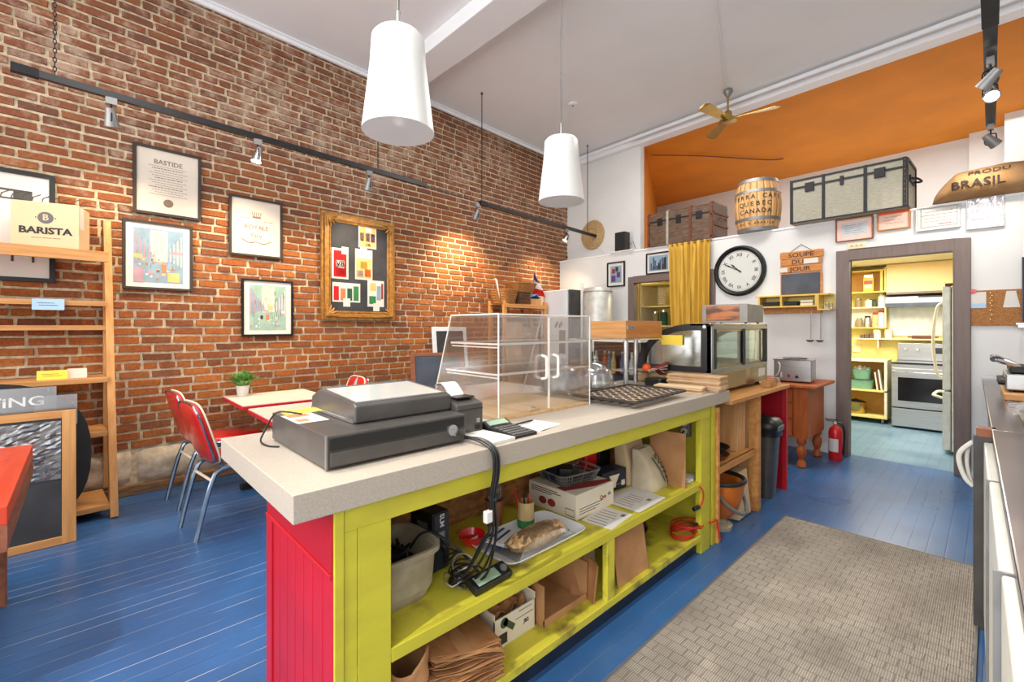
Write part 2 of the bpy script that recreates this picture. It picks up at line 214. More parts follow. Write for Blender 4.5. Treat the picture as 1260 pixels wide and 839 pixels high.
# ---------------------------------------------------------------- mesh helpers
class G:
    def __init__(s): s.v = []; s.f = []
    def add(s, vs, fs):
        n = len(s.v); s.v += [tuple(v) for v in vs]; s.f += [tuple(n + i for i in f) for f in fs]; return s
    def box(s, x0, x1, y0, y1, z0, z1, R=None, o=None):
        vs = [Vector((x, y, z)) for z in (z0, z1) for y in (y0, y1) for x in (x0, x1)]
        if R is not None:
            o = Vector(o or (0, 0, 0)); vs = [o + R @ v for v in vs]
        return s.add(vs, [(0, 2, 3, 1), (4, 5, 7, 6), (0, 1, 5, 4), (2, 6, 7, 3), (0, 4, 6, 2), (1, 3, 7, 5)])
    def tube(s, pts, r, n=8, closed=False):
        pts = [Vector(p) for p in pts]
        if len(pts) >= 4 and not closed and not isinstance(r, (list, tuple)):   # round the bends of bent wire and tube
            q = [pts[0]] + pts + [pts[-1]]; out = []; K = 4
            for i in range(1, len(q) - 2):
                for k in range(K):
                    u = k / K; a, b, c, d = q[i - 1], q[i], q[i + 1], q[i + 2]
                    out.append(.5 * ((2 * b) + (c - a) * u + (2 * a - 5 * b + 4 * c - d) * u * u + (3 * b - a - 3 * c + d) * u ** 3))
            pts = [p for j, p in enumerate(out + [pts[-1]]) if j == 0 or (p - (out + [pts[-1]])[j - 1]).length > 1e-6]
        rs = r if isinstance(r, (list, tuple)) else [r] * len(pts); m = len(pts); rings = []; up = None
        for i, p in enumerate(pts):
            if closed: t = pts[(i + 1) % m] - pts[i - 1]
            else: t = pts[min(i + 1, m - 1)] - pts[max(i - 1, 0)]
            t.normalize()
            if up is None: up = t.orthogonal().normalized()
            else:
                up = up - t * up.dot(t)
                up = up.normalized() if up.length > 1e-6 else t.orthogonal().normalized()
            b = t.cross(up); rings.append([p + (up * math.cos(2 * PI * k / n) + b * math.sin(2 * PI * k / n)) * rs[i] for k in range(n)])
        base = len(s.v)
        for rg in rings: s.v += [tuple(q) for q in rg]
        for i in range(m if closed else m - 1):
            j = (i + 1) % m
            for k in range(n):
                l = (k + 1) % n; s.f.append((base + i * n + k, base + i * n + l, base + j * n + l, base + j * n + k))
        if not closed:
            s.f.append(tuple(base + k for k in reversed(range(n)))); s.f.append(tuple(base + (m - 1) * n + k for k in range(n)))
        return s
    def cyl(s, p0, p1, r0, r1=None, n=16): return s.tube([p0, p1], [r0, r0 if r1 is None else r1], n)
    def lathe(s, prof, n=24, o=(0, 0, 0), R=None, sx=1, sy=1):
        o = Vector(o); base = len(s.v)
        for (r, z) in prof:
            for k in range(n):
                v = Vector((r * math.cos(2 * PI * k / n) * sx, r * math.sin(2 * PI * k / n) * sy, z))
                s.v.append(tuple(o + (R @ v if R is not None else v)))
        for i in range(len(prof) - 1):
            for k in range(n):
                l = (k + 1) % n; s.f.append((base + i * n + k, base + i * n + l, base + (i + 1) * n + l, base + (i + 1) * n + k))
        if prof[0][0] > 1e-4: s.f.append(tuple(base + k for k in reversed(range(n))))
        if prof[-1][0] > 1e-4: s.f.append(tuple(base + (len(prof) - 1) * n + k for k in range(n)))
        return s
    def prism(s, poly, fa, fb):   # polygon of 2-D points, two mapping functions to 3-D
        n = len(poly); return s.add([fa(p) for p in poly] + [fb(p) for p in poly], [tuple(range(n)), tuple(reversed(range(n, 2 * n)))] + [(i, n + i, n + (i + 1) % n, (i + 1) % n) for i in range(n)])
    def grid(s, fn, nu, nv):
        base = len(s.v)
        for i in range(nu + 1):
            for j in range(nv + 1): s.v.append(tuple(fn(i / nu, j / nv)))
        for i in range(nu):
            for j in range(nv):
                a = base + i * (nv + 1) + j; s.f.append((a, a + 1, a + nv + 2, a + nv + 1))
        return s
    def sph(s, o, r, n=12, sc=(1, 1, 1)):
        m = max(4, n // 2); return s.lathe([(r * math.sin(PI * i / m) * 1.0, -r * math.cos(PI * i / m) * sc[2]) for i in range(m + 1)], n, o, None, sc[0], sc[1])
    def mesh(s, name, material, smooth=False):
        me = bpy.data.meshes.new(name); me.from_pydata(s.v, [], s.f); me.update()
        bm = bmesh.new(); bm.from_mesh(me); bmesh.ops.remove_doubles(bm, verts=bm.verts, dist=1e-6); bmesh.ops.recalc_face_normals(bm, faces=bm.faces); bm.to_mesh(me); bm.free()
        if isinstance(material, str): material = M[material]
        me.materials.append(material)
        if smooth: me.shade_smooth()
        return me
    def build(s, name, material, parent=None, loc=(0, 0, 0), rot=(0, 0, 0), smooth=False, bevel=0, solid=0, angle=40):
        o = bpy.data.objects.new(name, s.mesh(name, material, smooth)); C.objects.link(o); o.location = loc; o.rotation_euler = rot
        if parent: o.parent = parent
        if solid:
            md = o.modifiers.new('solid', 'SOLIDIFY'); md.thickness = solid; md.offset = 0
        if bevel:
            md = o.modifiers.new('bevel', 'BEVEL'); md.width = bevel; md.segments = 2; md.limit_method = 'ANGLE'
        if smooth and angle:
            try: o.data.set_sharp_from_angle(angle=math.radians(angle))
            except Exception: pass
        return o
def tag(o, label, cat, group=None):
    o['label'] = label; o['category'] = cat
    if group: o['group'] = group
    return o
def thing(name, label, cat, loc=(0, 0, 0), rz=0, group=None, rot=None):
    o = bpy.data.objects.new(name, None); C.objects.link(o); o.empty_display_size = .05; o.location = loc; o.rotation_euler = rot or (0, 0, rz)
    return tag(o, label, cat, group)
def struct(o): o['kind'] = 'structure'; return o
def lab(o, l): o['label'] = l; return o
def copy_tree(o, parent=None):
    c = o.copy(); C.objects.link(c); c.parent = parent
    for ch in list(o.children): copy_tree(ch, c)
    return c
def text(s, size, loc, m, parent, rot=(PI / 2, 0, 0), extrude=.0006, name='lettering', sx=1, align='CENTER', bold=.012):
    cu = bpy.data.curves.new(name, 'FONT'); cu.body = s; cu.size = size; cu.align_x = align; cu.align_y = 'CENTER'; cu.extrude = extrude; cu.offset = bold * size; cu.resolution_u = 2
    tmp = bpy.data.objects.new('tmp', cu); C.objects.link(tmp)
    me = bpy.data.meshes.new_from_object(tmp.evaluated_get(bpy.context.evaluated_depsgraph_get())); bpy.data.objects.remove(tmp); bpy.data.curves.remove(cu)
    me.name = name; me.materials.clear(); me.materials.append(M[m])
    o = bpy.data.objects.new(name, me); C.objects.link(o); o.location = loc; o.rotation_euler = rot; o.scale = (sx, 1, 1); o.parent = parent
    o['kind'] = 'stuff'
    return o
def project(o, target, d):
    from mathutils.bvhtree import BVHTree
    b = BVHTree.FromPolygons([v.co for v in target.data.vertices], [p.vertices for p in target.data.polygons]); d = Vector(d).normalized()
    m = Matrix.LocRotScale(o.location, o.rotation_euler, o.scale)
    for v in o.data.vertices:
        p = m @ v.co; h = b.ray_cast(p - d * .6, d)
        if h[0] is not None: p = h[0] - d * .011
        v.co = p
    o.location = (0, 0, 0); o.rotation_euler = (0, 0, 0); o.scale = (1, 1, 1); return o
def stuff(o): o['kind'] = 'stuff'; return o
def RZ(a): return Matrix.Rotation(a, 3, 'Z')
def RX(a): return Matrix.Rotation(a, 3, 'X')
def RY(a): return Matrix.Rotation(a, 3, 'Y')
BX = lambda *a: G().box(*a)
RS = (PI / 2, 0, PI / 2)     # text rotation for faces turned to +X
# wall frames: local x along the wall, local y into the wall, so fronts look to -y
B0 = (-4.766, .194); BA = math.radians(93.641); K0 = (-5.136, 6.008); KA = math.radians(-2.710)
def bw(s, z=0, off=0): return (B0[0] + s * math.cos(BA) + off * math.sin(BA), B0[1] + s * math.sin(BA) - off * math.cos(BA), z)
def kw(s, z=0, off=0): return (K0[0] + s * math.cos(KA) + off * math.sin(KA), K0[1] + s * math.sin(KA) - off * math.cos(KA), z)
CEIL = 4.24

# ================================================================ STRUCTURE
# floor: subfloor plus narrow painted boards running along Y
fl = struct(BX(-5.6, 1.5, -3.2, 10, -.12, -.012).build('floor', 'matte_black'))
bwid = .0835; nrow = 80; x0 = -5.2
def board(x, y0, y1, fm='floor'):
    g = G(); a = .0004; e = .006; z = random.uniform(-.0004, .0004)
    xs = [x + a, x + e, x + bwid - e, x + bwid - a]; ns = 2
    dp = .0008 if x < -1.2 else .0002
    if x >= -1.2: z *= .3
    for i in range(4):
        for y in (y0, y1): g.v.append((xs[i], y, z if 0 < i < 3 else z - dp))
    g.f = [(0, 2, 3, 1), (2, 4, 5, 3), (4, 6, 7, 5)]
    for (i, j) in ((0, 1), (6, 7)):
        n = len(g.v); g.v += [(g.v[i][0], y0, -.012), (g.v[j][0], y1, -.012)]; g.f.append((i, j, n + 1, n))
    me = bpy.data.meshes.new('plank'); me.from_pydata(g.v, [], g.f); me.update(); me.materials.append(M[fm])
    at = me.attributes.new('edge', 'FLOAT', 'POINT')
    wear = 1.0 if random.random() < .8 else .35
    if x > -1.2: wear *= .12
    for i in (0, 1): at.data[i].value = wear
    o = bpy.data.objects.new('plank', me); C.objects.link(o); o.parent = fl
for r in range(nrow):
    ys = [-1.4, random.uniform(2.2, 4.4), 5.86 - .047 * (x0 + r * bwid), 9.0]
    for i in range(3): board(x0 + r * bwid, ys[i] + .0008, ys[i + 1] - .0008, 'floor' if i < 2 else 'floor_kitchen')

# left brick wall
wl = struct(BX(-3.4, 6.35, .012, .2, 0, CEIL).build('wall_left', 'mortar', loc=(B0[0], B0[1], 0), rot=(0, 0, BA)))
def brick_geo(g, s, z, L, H, seed):
    rnd = random.Random(seed); pr = rnd.uniform(-.004, .004); j = lambda a: rnd.uniform(-a, a)
    f = [(s + .003 + j(.003), z + .003 + j(.0025)), (s + L * .5 + j(.01), z + .001 + j(.003)), (s + L - .003 + j(.003), z + .003 + j(.0025)), (s + L - .003 + j(.003), z + H - .003 + j(.0025)), (s + L * .5 + j(.01), z + H - .001 + j(.003)), (s + .003 + j(.003), z + H - .003 + j(.0025))]
    c = (s + L / 2, z + H / 2); n = len(g.v)
    for (a, b) in f: g.v.append((c[0] + (a - c[0]) * .965, pr + j(.002), c[1] + (b - c[1]) * .9))
    for (a, b) in f: g.v.append((a, .014, b))
    g.f.append(tuple(n + i for i in range(6)))
    for i in range(6): g.f.append((n + i, n + 6 + i, n + 6 + (i + 1) % 6, n + (i + 1) % 6))
    return g
def brick_mesh(items, name):
    g = G()
    tints = []
    for (s, z, L, H, seed) in items:
        brick_geo(g, s, z, L, H, seed); tints += [random.Random(seed + 5).random()] * 12
    me = bpy.data.meshes.new(name); me.from_pydata(g.v, [], g.f); me.update(); me.materials.append(M['brick'])
    at = me.attributes.new('tint', 'FLOAT', 'POINT')
    at.data.foreach_set('value', tints)
    return me
bricks = []; CH = .0705; zz = .36; row = 0
while zz < CEIL - .01:
    head = row % 6 == 3; L = .1 if head else .205
    s = -3.3 - random.random() * L
    while s < 6.3:
        l = L + random.uniform(-.012, .012)
        bricks.append((s, zz + .006, l, min(CH - .0135, CEIL - zz - .0135), len(bricks))); s += l + .012
    zz += CH; row += 1
tw = Vector((math.cos(math.radians(46.55)), math.sin(math.radians(46.55)))); fwv = Vector((-math.sin(math.radians(46.55)), math.cos(math.radians(46.55))))
def frame_px(p):
    d = p[0] * fwv.x + p[1] * fwv.y
    return (630 + 559 * (p[0] * tw.x + p[1] * tw.y) / d, 402 - 559 * (p[2] - 1.35) / d, d) if d > .1 else (-1, -1, 99)
def seen_size(b):
    q = bw(b[0] + b[2] / 2, b[1] + b[3] / 2); u, v, d = frame_px(q)
    if not (0 < u < 1260 and 0 < v < 839): return 0
    for (a, c, e, f) in ((0, 0, 0, 0), (163, 247, 178, 270), (150, 236, 270, 357), (0, 122, 215, 300), (0, 95, 470, 680)):
        if a < u < c and e < v < f: return 0
    return b[2] / d / d
order = sorted(bricks, key=lambda b: -seen_size(b))
near = order[:296]; rest = order[296:]
bvar = [brick_mesh([(0, 0, .205, CH - .0135, 900 + i)], 'brick') for i in range(10)]; hvar = [brick_mesh([(0, 0, .1, CH - .0135, 950 + i)], 'brick') for i in range(5)]
for b in near:
    me = random.choice(bvar if b[2] > .15 else hvar)
    o = bpy.data.objects.new('brick', me); C.objects.link(o); o.parent = wl; o.location = (b[0], 0, b[1]); o.scale = (b[2] / (.205 if b[2] > .15 else .1), 1, b[3] / (CH - .0135))
o = bpy.data.objects.new('brick_courses', brick_mesh(rest, 'brick_courses')); C.objects.link(o); o.parent = wl; o['kind'] = 'stuff'
sx = -3.3
while sx < 3:
    L = random.uniform(.75, 1.0)
    if abs(sx + .9) < .5: L = .95 - sx * 0
    g = G(); sd = random.random() * 50
    def fs(u, v, s0=sx, L=L, sd=sd):
        e = min(u, 1 - u, v * .4, (1 - v) * .4) * 14; e = min(1, e)
        return (s0 + u * (L - .015), .02 - .045 * e + .02 * noise.noise(Vector((s0 + u * L * 6, v * 3, sd))) * e, .07 + v * .285)
    g.grid(fs, 16, 8); g.build('foundation_stone', 'stone', wl, smooth=True, angle=0); sx += L
BX(-3.3, 4.5, -.05, .02, 0, .075).build('floor_sill', 'sill', wl, bevel=.006)
struct(G().box(-3.4, 6.2, -.035, 0, CEIL - .055, CEIL).box(-3.4, 6.2, -.06, 0, CEIL - .02, CEIL).build('trim_1', 'white_trim', loc=(B0[0], B0[1], 0), rot=(0, 0, BA), bevel=.008))
# back wall, lower thick part with two openings, upper set-back part, loft
wb = struct(G().box(-.12, 1.49, 0, .07, 0, 2.475).box(1.49, 2.64, 0, .07, 2.01, 2.475).box(2.64, 4.10, 0, .07, 0, 2.475).box(4.10, 4.93, 0, .07, 2.05, 2.475).box(4.93, 6.7, 0, .07, 0, 2.475).build('wall_back', 'white_wall', loc=(K0[0], K0[1], 0), rot=(0, 0, KA)))
def KB(name, g, m, **k): return struct(g.build(name, m, loc=(K0[0], K0[1], 0), rot=(0, 0, KA), **k))
KB('trim_2', G().box(-.1, 6.7, -.012, .02, 2.462, 2.482), 'white_trim')
KB('wall_upper', G().box(-.15, 1.46, .22, .32, 2.475, CEIL), 'white_wall')
KB('wall_loft_left', G().prism([(1.458, .32), (-.32, 3.57), (-.42, 3.57), (1.36, .32)], lambda p: (p[0], p[1], 2.475), lambda p: (p[0], p[1], 4.1)), 'orange_paint')
KB('trim_3', G().box(-.1, 6.7, .14, .32, 4.10, CEIL).box(-.1, 6.7, .10, .2, 4.17, CEIL - .02), 'white_trim', bevel=.01)
KB('ceiling_loft', G().box(-.5, 6.9, .32, 4.2, 4.10, 4.2), 'orange_paint')
KB('floor_loft', G().box(-.5, 6.9, .07, 4.2, 2.38, 2.474), 'white_wall')
KB('wall_loft_back', G().box(-.5, 4.76, 3.58, 4.0, 2.475, 4.1).box(4.76, 5.12, 3.40, 4.0, 2.475, 4.1).box(5.12, 6.9, 2.89, 4.0, 2.475, 4.1), 'white_wall')
KB('wall_loft_right', G().box(6.6, 6.7, .2, 4.1, 2.475, 4.1), 'white_wall')
struct(BX(-5.6, 1.6, -3.2, 6.35, CEIL, CEIL + .1).build('ceiling', 'white_ceiling'))
struct(G().box(-5.2, 1.4, 2.505, 2.84, 4.09, CEIL).build('ceiling_beam', 'white_ceiling', bevel=.006))
struct(BX(1.35, 1.5, -3.2, 5.75, 0, CEIL).build('wall_right', 'white_wall'))
# kitchen and pantry beyond the openings
struct(BX(-1.9, .6, 8.62, 8.72, 0, 2.3).build('wall_kitchen', 'yellow_kitchen'))
struct(BX(-1.96, -1.86, 6.15, 8.7, 0, 2.3).build('wall_kitchen_left', 'yellow_kitchen'))
struct(BX(.46, .56, 6.0, 8.7, 0, 2.3).build('wall_kitchen_right', 'yellow_kitchen'))
struct(BX(-1.9, .6, 6.08, 8.7, 2.24, 2.32).build('ceiling_kitchen', 'cream'))
struct(BX(-3.9, -1.9, 7.3, 7.36, 0, 2.3).build('wall_pantry', 'yellow_kitchen')); struct(BX(-3.95, -3.88, 6.2, 7.3, 0, 2.3).build('wall_pantry_left', 'yellow_kitchen'))
struct(BX(-3.9, -1.9, 6.2, 7.3, 2.26, 2.32).build('ceiling_pantry', 'yellow_kitchen'))
# door trims
def doorframe(name, s0, s1, zt, wd, m):
    g = G().box(s0 - wd, s0, -.03, .075, 0, zt + wd).box(s1, s1 + wd, -.03, .075, 0, zt + wd).box(s0, s1, -.03, .075, zt, zt + wd)
    return KB(name, g, m, bevel=.006)
doorframe('door_1', 4.12, 4.906, 2.037, .11, 'brown_trim'); doorframe('door_2', 1.505, 2.62, 1.992, .095, 'brown_trim')
KB('baseboard_back', G().box(2.75, 3.99, -.015, 0, 0, .1).box(5.02, 6.6, -.015, 0, 0, .06), 'white_trim')
struct(G().box(1.4, 6.3, -.01, .01, 4.12, 4.16).build('trim_4', 'white_trim', loc=(K0[0], K0[1], 0), rot=(0, 0, KA)))
# ================================================================ BRICK WALL: pictures
def picture(s0, s1, z0, z1, label, fw, m, border, cat='picture', off=.012, place=bw, ang=BA, group=None, name='framed_print', depth=.022):
    t = thing(name, label, cat, place((s0 + s1) / 2, (z0 + z1) / 2, off), ang, group); W = (s1 - s0) / 2; H = (z1 - z0) / 2
    G().box(-W, W, -depth, 0, H - fw, H).box(-W, W, -depth, 0, -H, -H + fw).box(-W, -W + fw, -depth, 0, -H + fw, H - fw).box(W - fw, W, -depth, 0, -H + fw, H - fw).build('frame', m, t, bevel=.002)
    BX(-W + fw, W - fw, -.010, -.004, -H + fw, H - fw).build('mount', border, t)
    return t, W - fw, H - fw
# antique French print with heading and lines
def lines(t, rows, m='faint_ink', y=-.0106):
    g = G(); rnd = random.Random(3)
    for (z, w0, w1, h) in rows:
        x = w0
        while x < w1:
            l = rnd.uniform(.006, .022); g.box(x, min(x + l, w1), y, y + .001, z, z + h); x += l + .005
    stuff(g.build('printed_lines', m, t))
t, W, H = picture(.104, .567, 2.275, 2.84, 'large antique certificate print in thin dark frame, topmost on brick wall', .022, 'ink', 'aged_paper')
text('BASTIDE', .052, (.0, -.0106, H * .62), 'faint_ink', t)
lines(t, [(H * (.48 - .075 * i), -W * .62 + (i % 3) * .02, W * .62 - (i % 2) * .03, .004 + .003 * (i % 4 == 1)) for i in range(13)])
G().lathe([(0, 0), (.034, 0), (.034, .0008), (.02, .001), (0, .001)], 20, (0, -.0104, -H * .66), RX(PI / 2)).build('seal', 'faint_ink', t)
t, W, H = picture(.785, 1.246, 2.013, 2.57, 'antique letterhead print with a crown in thin dark frame', .02, 'ink', 'aged_paper')
g = G()
for i in range(5): g.tube([((i - 2) * .014, -.011, H * .40), ((i - 2) * .02, -.011, H * .56)], .003, 5)
g.box(-.036, .036, -.012, -.0104, H * .34, H * .40); stuff(g.build('crown', 'faint_ink', t))
text('ROYALE', .058, (0, -.0106, 0), 'faint_ink', t); text('Paris', .05, (0, -.0106, -H * .3), 'faint_ink', t)
gg = G()
for a in range(28): gg.tube([(.05 * math.cos(a * PI / 14), -.0108, .0 + .06 * math.sin(a * PI / 14)), (.05 * math.cos((a + 1) * PI / 14), -.0108, .06 * math.sin((a + 1) * PI / 14))], .0015, 4)
gg.tube([(-.13, -.011, -H * .45), (-.06, -.011, -H * .58), (0, -.011, -H * .52), (.06, -.011, -H * .58), (.13, -.011, -H * .45)], .004, 5); gg.build('printed_scroll', 'faint_ink', t)
lines(t, [(H * .30, -.15, -.05, .006), (H * .24, .05, .15, .006), (-H * .42, -.1, .12, .005)])
def street(t, W, H, seed, cols, w=.62, h=.68):
    rnd = random.Random(seed); a = W * w / .8; b = H * h / .8
    BX(-a, a, -.0112, -.0100, -b, b).build('print', 'wm_blue' if seed == 1 else 'wm_green', t)
    k = {}
    def blk(m, x0, x1, z0, z1, d=0):
        k.setdefault(m, G()).box(max(-a, x0 * a), min(a, x1 * a), -.0121 - d * .0003, -.011, max(-b, z0 * b), min(b, z1 * b))
    blk('aged_paper', -.35, .35, -.2, .95)
    for i in range(9):   # receding house fronts on both sides
        x = -.95 + i * .085; blk('wm_blue' if i % 2 else 'wm_pink', x, x + .07, -.3 + i * .03, .85 - i * .10, 1)
        x = .95 - i * .075; blk('wm_blue' if i % 2 else 'aged_paper', x - .06, x, -.35 + i * .03, .8 - i * .08, 1)
    for i in range(46):
        c = rnd.choice(cols); x = rnd.uniform(-.95, .85); z = rnd.uniform(-.9, -.1); blk(c, x, x + rnd.uniform(.04, .18), z, z + rnd.uniform(.03, .14), 2)
    for i in range(34):
        x = rnd.uniform(-.9, .9); z = rnd.uniform(-.5, .7); blk('ink' if seed == 2 else 'faint_ink', x, x + .012, z, z + rnd.uniform(.04, .2), 3)
    if seed == 2:
        blk('ink', -.42, -.28, -.5, -.34, 4); blk('wm_orange', -.12, .04, -.55, -.3, 4); blk('wm_yellow', 0, .25, -.08, .1, 4)
    else:
        blk('wm_pink', -1, -.6, -1, -.45, 4); blk('wm_yellow', -1, -.66, -.12, .03, 4); blk('wm_yellow', .35, .85, -.95, -.6, 4); blk('wm_pink', .45, 1, .1, .22, 4); blk('wm_orange', .1, .3, -.6, -.3, 4)
    for m, g in k.items(): stuff(g.build('painted_patches', m, t))
t, W, H = picture(.039, .505, 1.655, 2.217, 'pastel street scene with purple and yellow awnings in dark frame, left of the two', .02, 'ink', 'paper'); street(t, W, H, 1, ['wm_yellow', 'wm_pink', 'paper', 'wm_orange', 'wm_blue'])
t, W, H = picture(.887, 1.347, 1.26, 1.803, 'pale green street scene in dark frame, lowest picture on brick wall', .018, 'black', 'paper'); street(t, W, H, 2, ['wm_pink', 'paper', 'aged_paper', 'wm_green'])
t, W, H = picture(-1.05, -.338, 1.67, 2.452, 'large black framed balcony photograph partly behind the coffee equipment carton', .03, 'black', 'paper', group=None)
BX(-W * .8, W * .72, -.0112, -.01, -H * .7, H * .75).build('print', 'paper', t); g = G().box(-W * .8, W * .74, -.013, -.011, H * .66, H * .70).box(-W * .8, W * .6, -.013, -.011, H * .50, H * .53).box(W * .46, W * .74, -.013, -.011, H * .44, H * .68)
for i in range(16): g.tube([(-W * .8 + i * .05, -.012, H * .52), (-W * .78 + i * .05, -.012, H * .60), (-W * .8 + (i + .9) * .05, -.012, H * .67)], .003, 5)
for i in range(7): g.box(-W * .8 + i * .1, -W * .8 + i * .1 + .012, -.013, -.011, -H * .7, H * .5)
g.box(-W * .8, W * .2, -.013, -.011, -H * .7, -H * .6); stuff(g.build('balcony_ironwork', 'charcoal', t))
# gilt framed menu chalkboard with printed cards
t = thing('framed_chalkboard', 'menu chalkboard in ornate gilt frame hanging on brick wall', 'chalkboard', bw(2.073, 2.0, .012), BA); W, H = .44, .578
BX(-W + .08, W - .08, -.02, -.01, -H + .08, H - .08).build('board', 'chalkboard', t)
for (d0, d1, y) in ((0, .03, .03), (.03, .075, .048), (.075, .1, .03)):
    G().box(-W + d0, W - d0, -y, 0, H - d1, H - d0).box(-W + d0, W - d0, -y, 0, -H + d0, -H + d1).box(-W + d0, -W + d1, -y, 0, -H + d1, H - d1).box(W - d1, W - d0, -y, 0, -H + d1, H - d1).build('frame_moulding', 'gilt', t, bevel=.006)
g = G(); 
for i in range(46):
    z = -H + .1 + i * (2 * H - .2) / 45
    for x in (-W + .085, W - .085): g.sph((x, -.034, z), .009, 6)
for i in range(34):
    x = -W + .1 + i * (2 * W - .2) / 33
    for z in (-H + .085, H - .085): g.sph((x, -.034, z), .009, 6)
stuff(g.build('beading', 'gilt', t, smooth=True))
for sx_ in (-1, 1):
    for sz_ in (-1, 1):
        g = G()
        for k in range(5):
            a = k * PI / 8; g.tube([(sx_ * (W - .05), -.052, sz_ * (H - .05)), (sx_ * (W - .05 - .09 * math.cos(a)), -.058, sz_ * (H - .05 - .09 * math.sin(a))), (sx_ * (W - .05 - .12 * math.cos(a)), -.045, sz_ * (H - .05 - .12 * math.sin(a)))], [.014, .011, .004], 6)
        g.build('corner_ornament', 'gilt', t, smooth=True)
def card(x0, x1, z0, z1, tipx, items):
    c = BX(x0, x1, -.023, -.0202, z0, z1).build('menu_card', 'paper', t); k = {}
    for (m, a0, a1, b0, b1) in items:
        k.setdefault(m, G()).box(x0 + (x1 - x0) * a0, x0 + (x1 - x0) * a1, -.0242, -.0228, z0 + (z1 - z0) * b0, z0 + (z1 - z0) * b1)
    for m, g in k.items(): stuff(g.build('printed_picture', m, c))
    BX(tipx - .04, tipx + .04, -.026, -.024, z0 - .05 if z0 < -.2 else z1 - .06, z0 + .04 if z0 < -.2 else z1 + .02).build('price_slip', 'paper', c)
    return c
# cartons and drinks on the cards
card(-.02, .2, .24, .48, .1, [('wm_yellow', .04, .96, .05, .95), ('purple', .08, .32, .3, .7), ('purple', .38, .62, .3, .7), ('purple', .68, .92, .3, .7), ('red', .35, .65, .08, .22)])
c = card(-.33, -.14, -.13, .2, -.18, [('red', .12, .88, .06, .92), ('bright_red', .2, .8, .1, .5), ('paper', .25, .75, .35, .6)])
text('V8', .085, (-.235, -.0255, .03), 'ink', c)
card(-.06, .15, -.12, .22, .04, [('wm_yellow', .05, .95, .05, .7), ('orange_ball', .55, .9, .1, .35), ('wm_pink', .1, .45, .1, .3), ('tin_yellow', .3, .7, .35, .6)])
card(-.32, .0, -.38, -.17, -.16, [('red', .04, .22, .08, .8), ('wm_orange', .28, .46, .08, .7), ('dark_green', .52, .70, .08, .72), ('green', .75, .94, .08, .85)])
card(.09, .3, -.42, -.12, .2, [('green', .1, .5, .1, .4), ('wm_yellow', .15, .5, .6, .9), ('wm_blue', .55, .8, .25, .8), ('carton_red', .82, .95, .3, .9)])

# ================================================================ TRACK LIGHTS (left)
def spot_head(t, p, d, lit, m='chrome', name='lamp_head'):
    """one adjustable head hanging below the track at local point p, aiming along d"""
    p = Vector(p); d = Vector(d).normalized()
    h = G().box(p.x - .018, p.x + .018, p.y - .03, p.y + .03, p.z - .045, p.z - .0).build(name, 'galv', t)
    q = p + Vector((0, 0, -.13)); G().tube([p + Vector((0, 0, -.04)), q], .006, 6).tube([q + Vector((.03, 0, .05)), q + Vector((.03, 0, -.03)), q + Vector((-.03, 0, -.03)), q + Vector((-.03, 0, .05)), q + Vector((.03, 0, .05))], .005, 5).build('yoke', 'iron', h)
    R = Vector((0, 0, 1)).rotation_difference(d).to_matrix()
    G().lathe([(0, -.06), (.026, -.058), (.03, -.02), (.042, .05), (.042, .06), (.036, .058), (.03, .03), (0, .028)], 16, q, R).build('reflector', 'galv' if not lit else 'chrome', h, smooth=True)
    G().lathe([(0, .045), (.034, .045), (.034, .052), (0, .053)], 16, q, R).build('bulb', 'bulb' if lit else 'bulb_off', h)
    return h
def track(label, s0, s1, z0, z1, off):
    a = Vector(bw(s0, z0, off)); b = Vector(bw(s1, z1, off)); t = thing('track_light', label, 'track light', a)
    d = b - a; L = d.length; R = d.normalized().to_track_quat('Y', 'Z').to_matrix()
    G().box(-.017, .017, 0, L, -.022, .022, R, (0, 0, 0)).build('rail', 'black', t)
    G().box(-.022, .022, 0, .12, -.026, .026, R, (0, 0, 0)).build('feed_box', 'matte_black', t)
    return t, a, d.normalized()
t1, a1, d1 = track('long black ceiling track with three heads, in front of the framed prints', -.55, 2.52, 2.925, 2.905, .65)
t2, a2, d2 = track('shorter black ceiling track nearer the rear corner of brick wall', 3.33, 6.04, 2.875, 2.845, .65)
for i, (q, lit, aim) in enumerate([((-4.112, .146), False, (-.3, .1, -.9)), ((-4.17, 1.055), True, (.1, -.2, -.95)), ((-4.234, 2.062), False, (-.4, 0, -1))]):
    u = (q[1] - a1.y) / d1.y; spot_head(t1, d1 * u + Vector((0, 0, -.02)), aim, lit)
for q, lit, aim in [((-4.326, 3.509), False, (-.6, 0, -1)), ((-4.443, 5.348), True, (-.2, -.5, -.9))]:
    u = (q[1] - a2.y) / d2.y; spot_head(t2, d2 * u + Vector((0, 0, -.02)), aim, lit)
g = G().tube([bw(2.525, 2.90, .65), bw(2.9, 2.885, .65), bw(3.325, 2.878, .65)], .006, 6)
tag(g.build('supply_cable', 'black'), 'thin black cable linking the two left-hand lighting tracks', 'cable')
lk = G(); lk.tube([(.008 * math.cos(a * PI / 5), 0, .017 * math.sin(a * PI / 5)) for a in range(10)], .0028, 5, closed=True); lkm = lk.mesh('chain_link', 'iron', True)
def chain(p0, z1, label):
    t = thing('chain', label, 'chain', (p0[0], p0[1], z1)); n = int((CEIL - z1) / .029)
    for i in range(n):
        o = bpy.data.objects.new('chain_link', lkm); C.objects.link(o); o.parent = t; o.location = (0, 0, .02 + i * .029); o.rotation_euler = (0, 0, (i % 2) * PI / 2)
    G().lathe([(0, 0), (.012, 0), (.012, .02), (0, .02)], 8, (0, 0, CEIL - z1 - .02)).build('ceiling_hook', 'iron', t)
q = bw(-.36, 0, .65); chain(q, 2.94, 'iron chain holding the track above the tall ladder shelf')
q = bw(1.93, 0, .65); chain(q, 2.93, 'iron chain partly hidden behind the front pendant lamp')
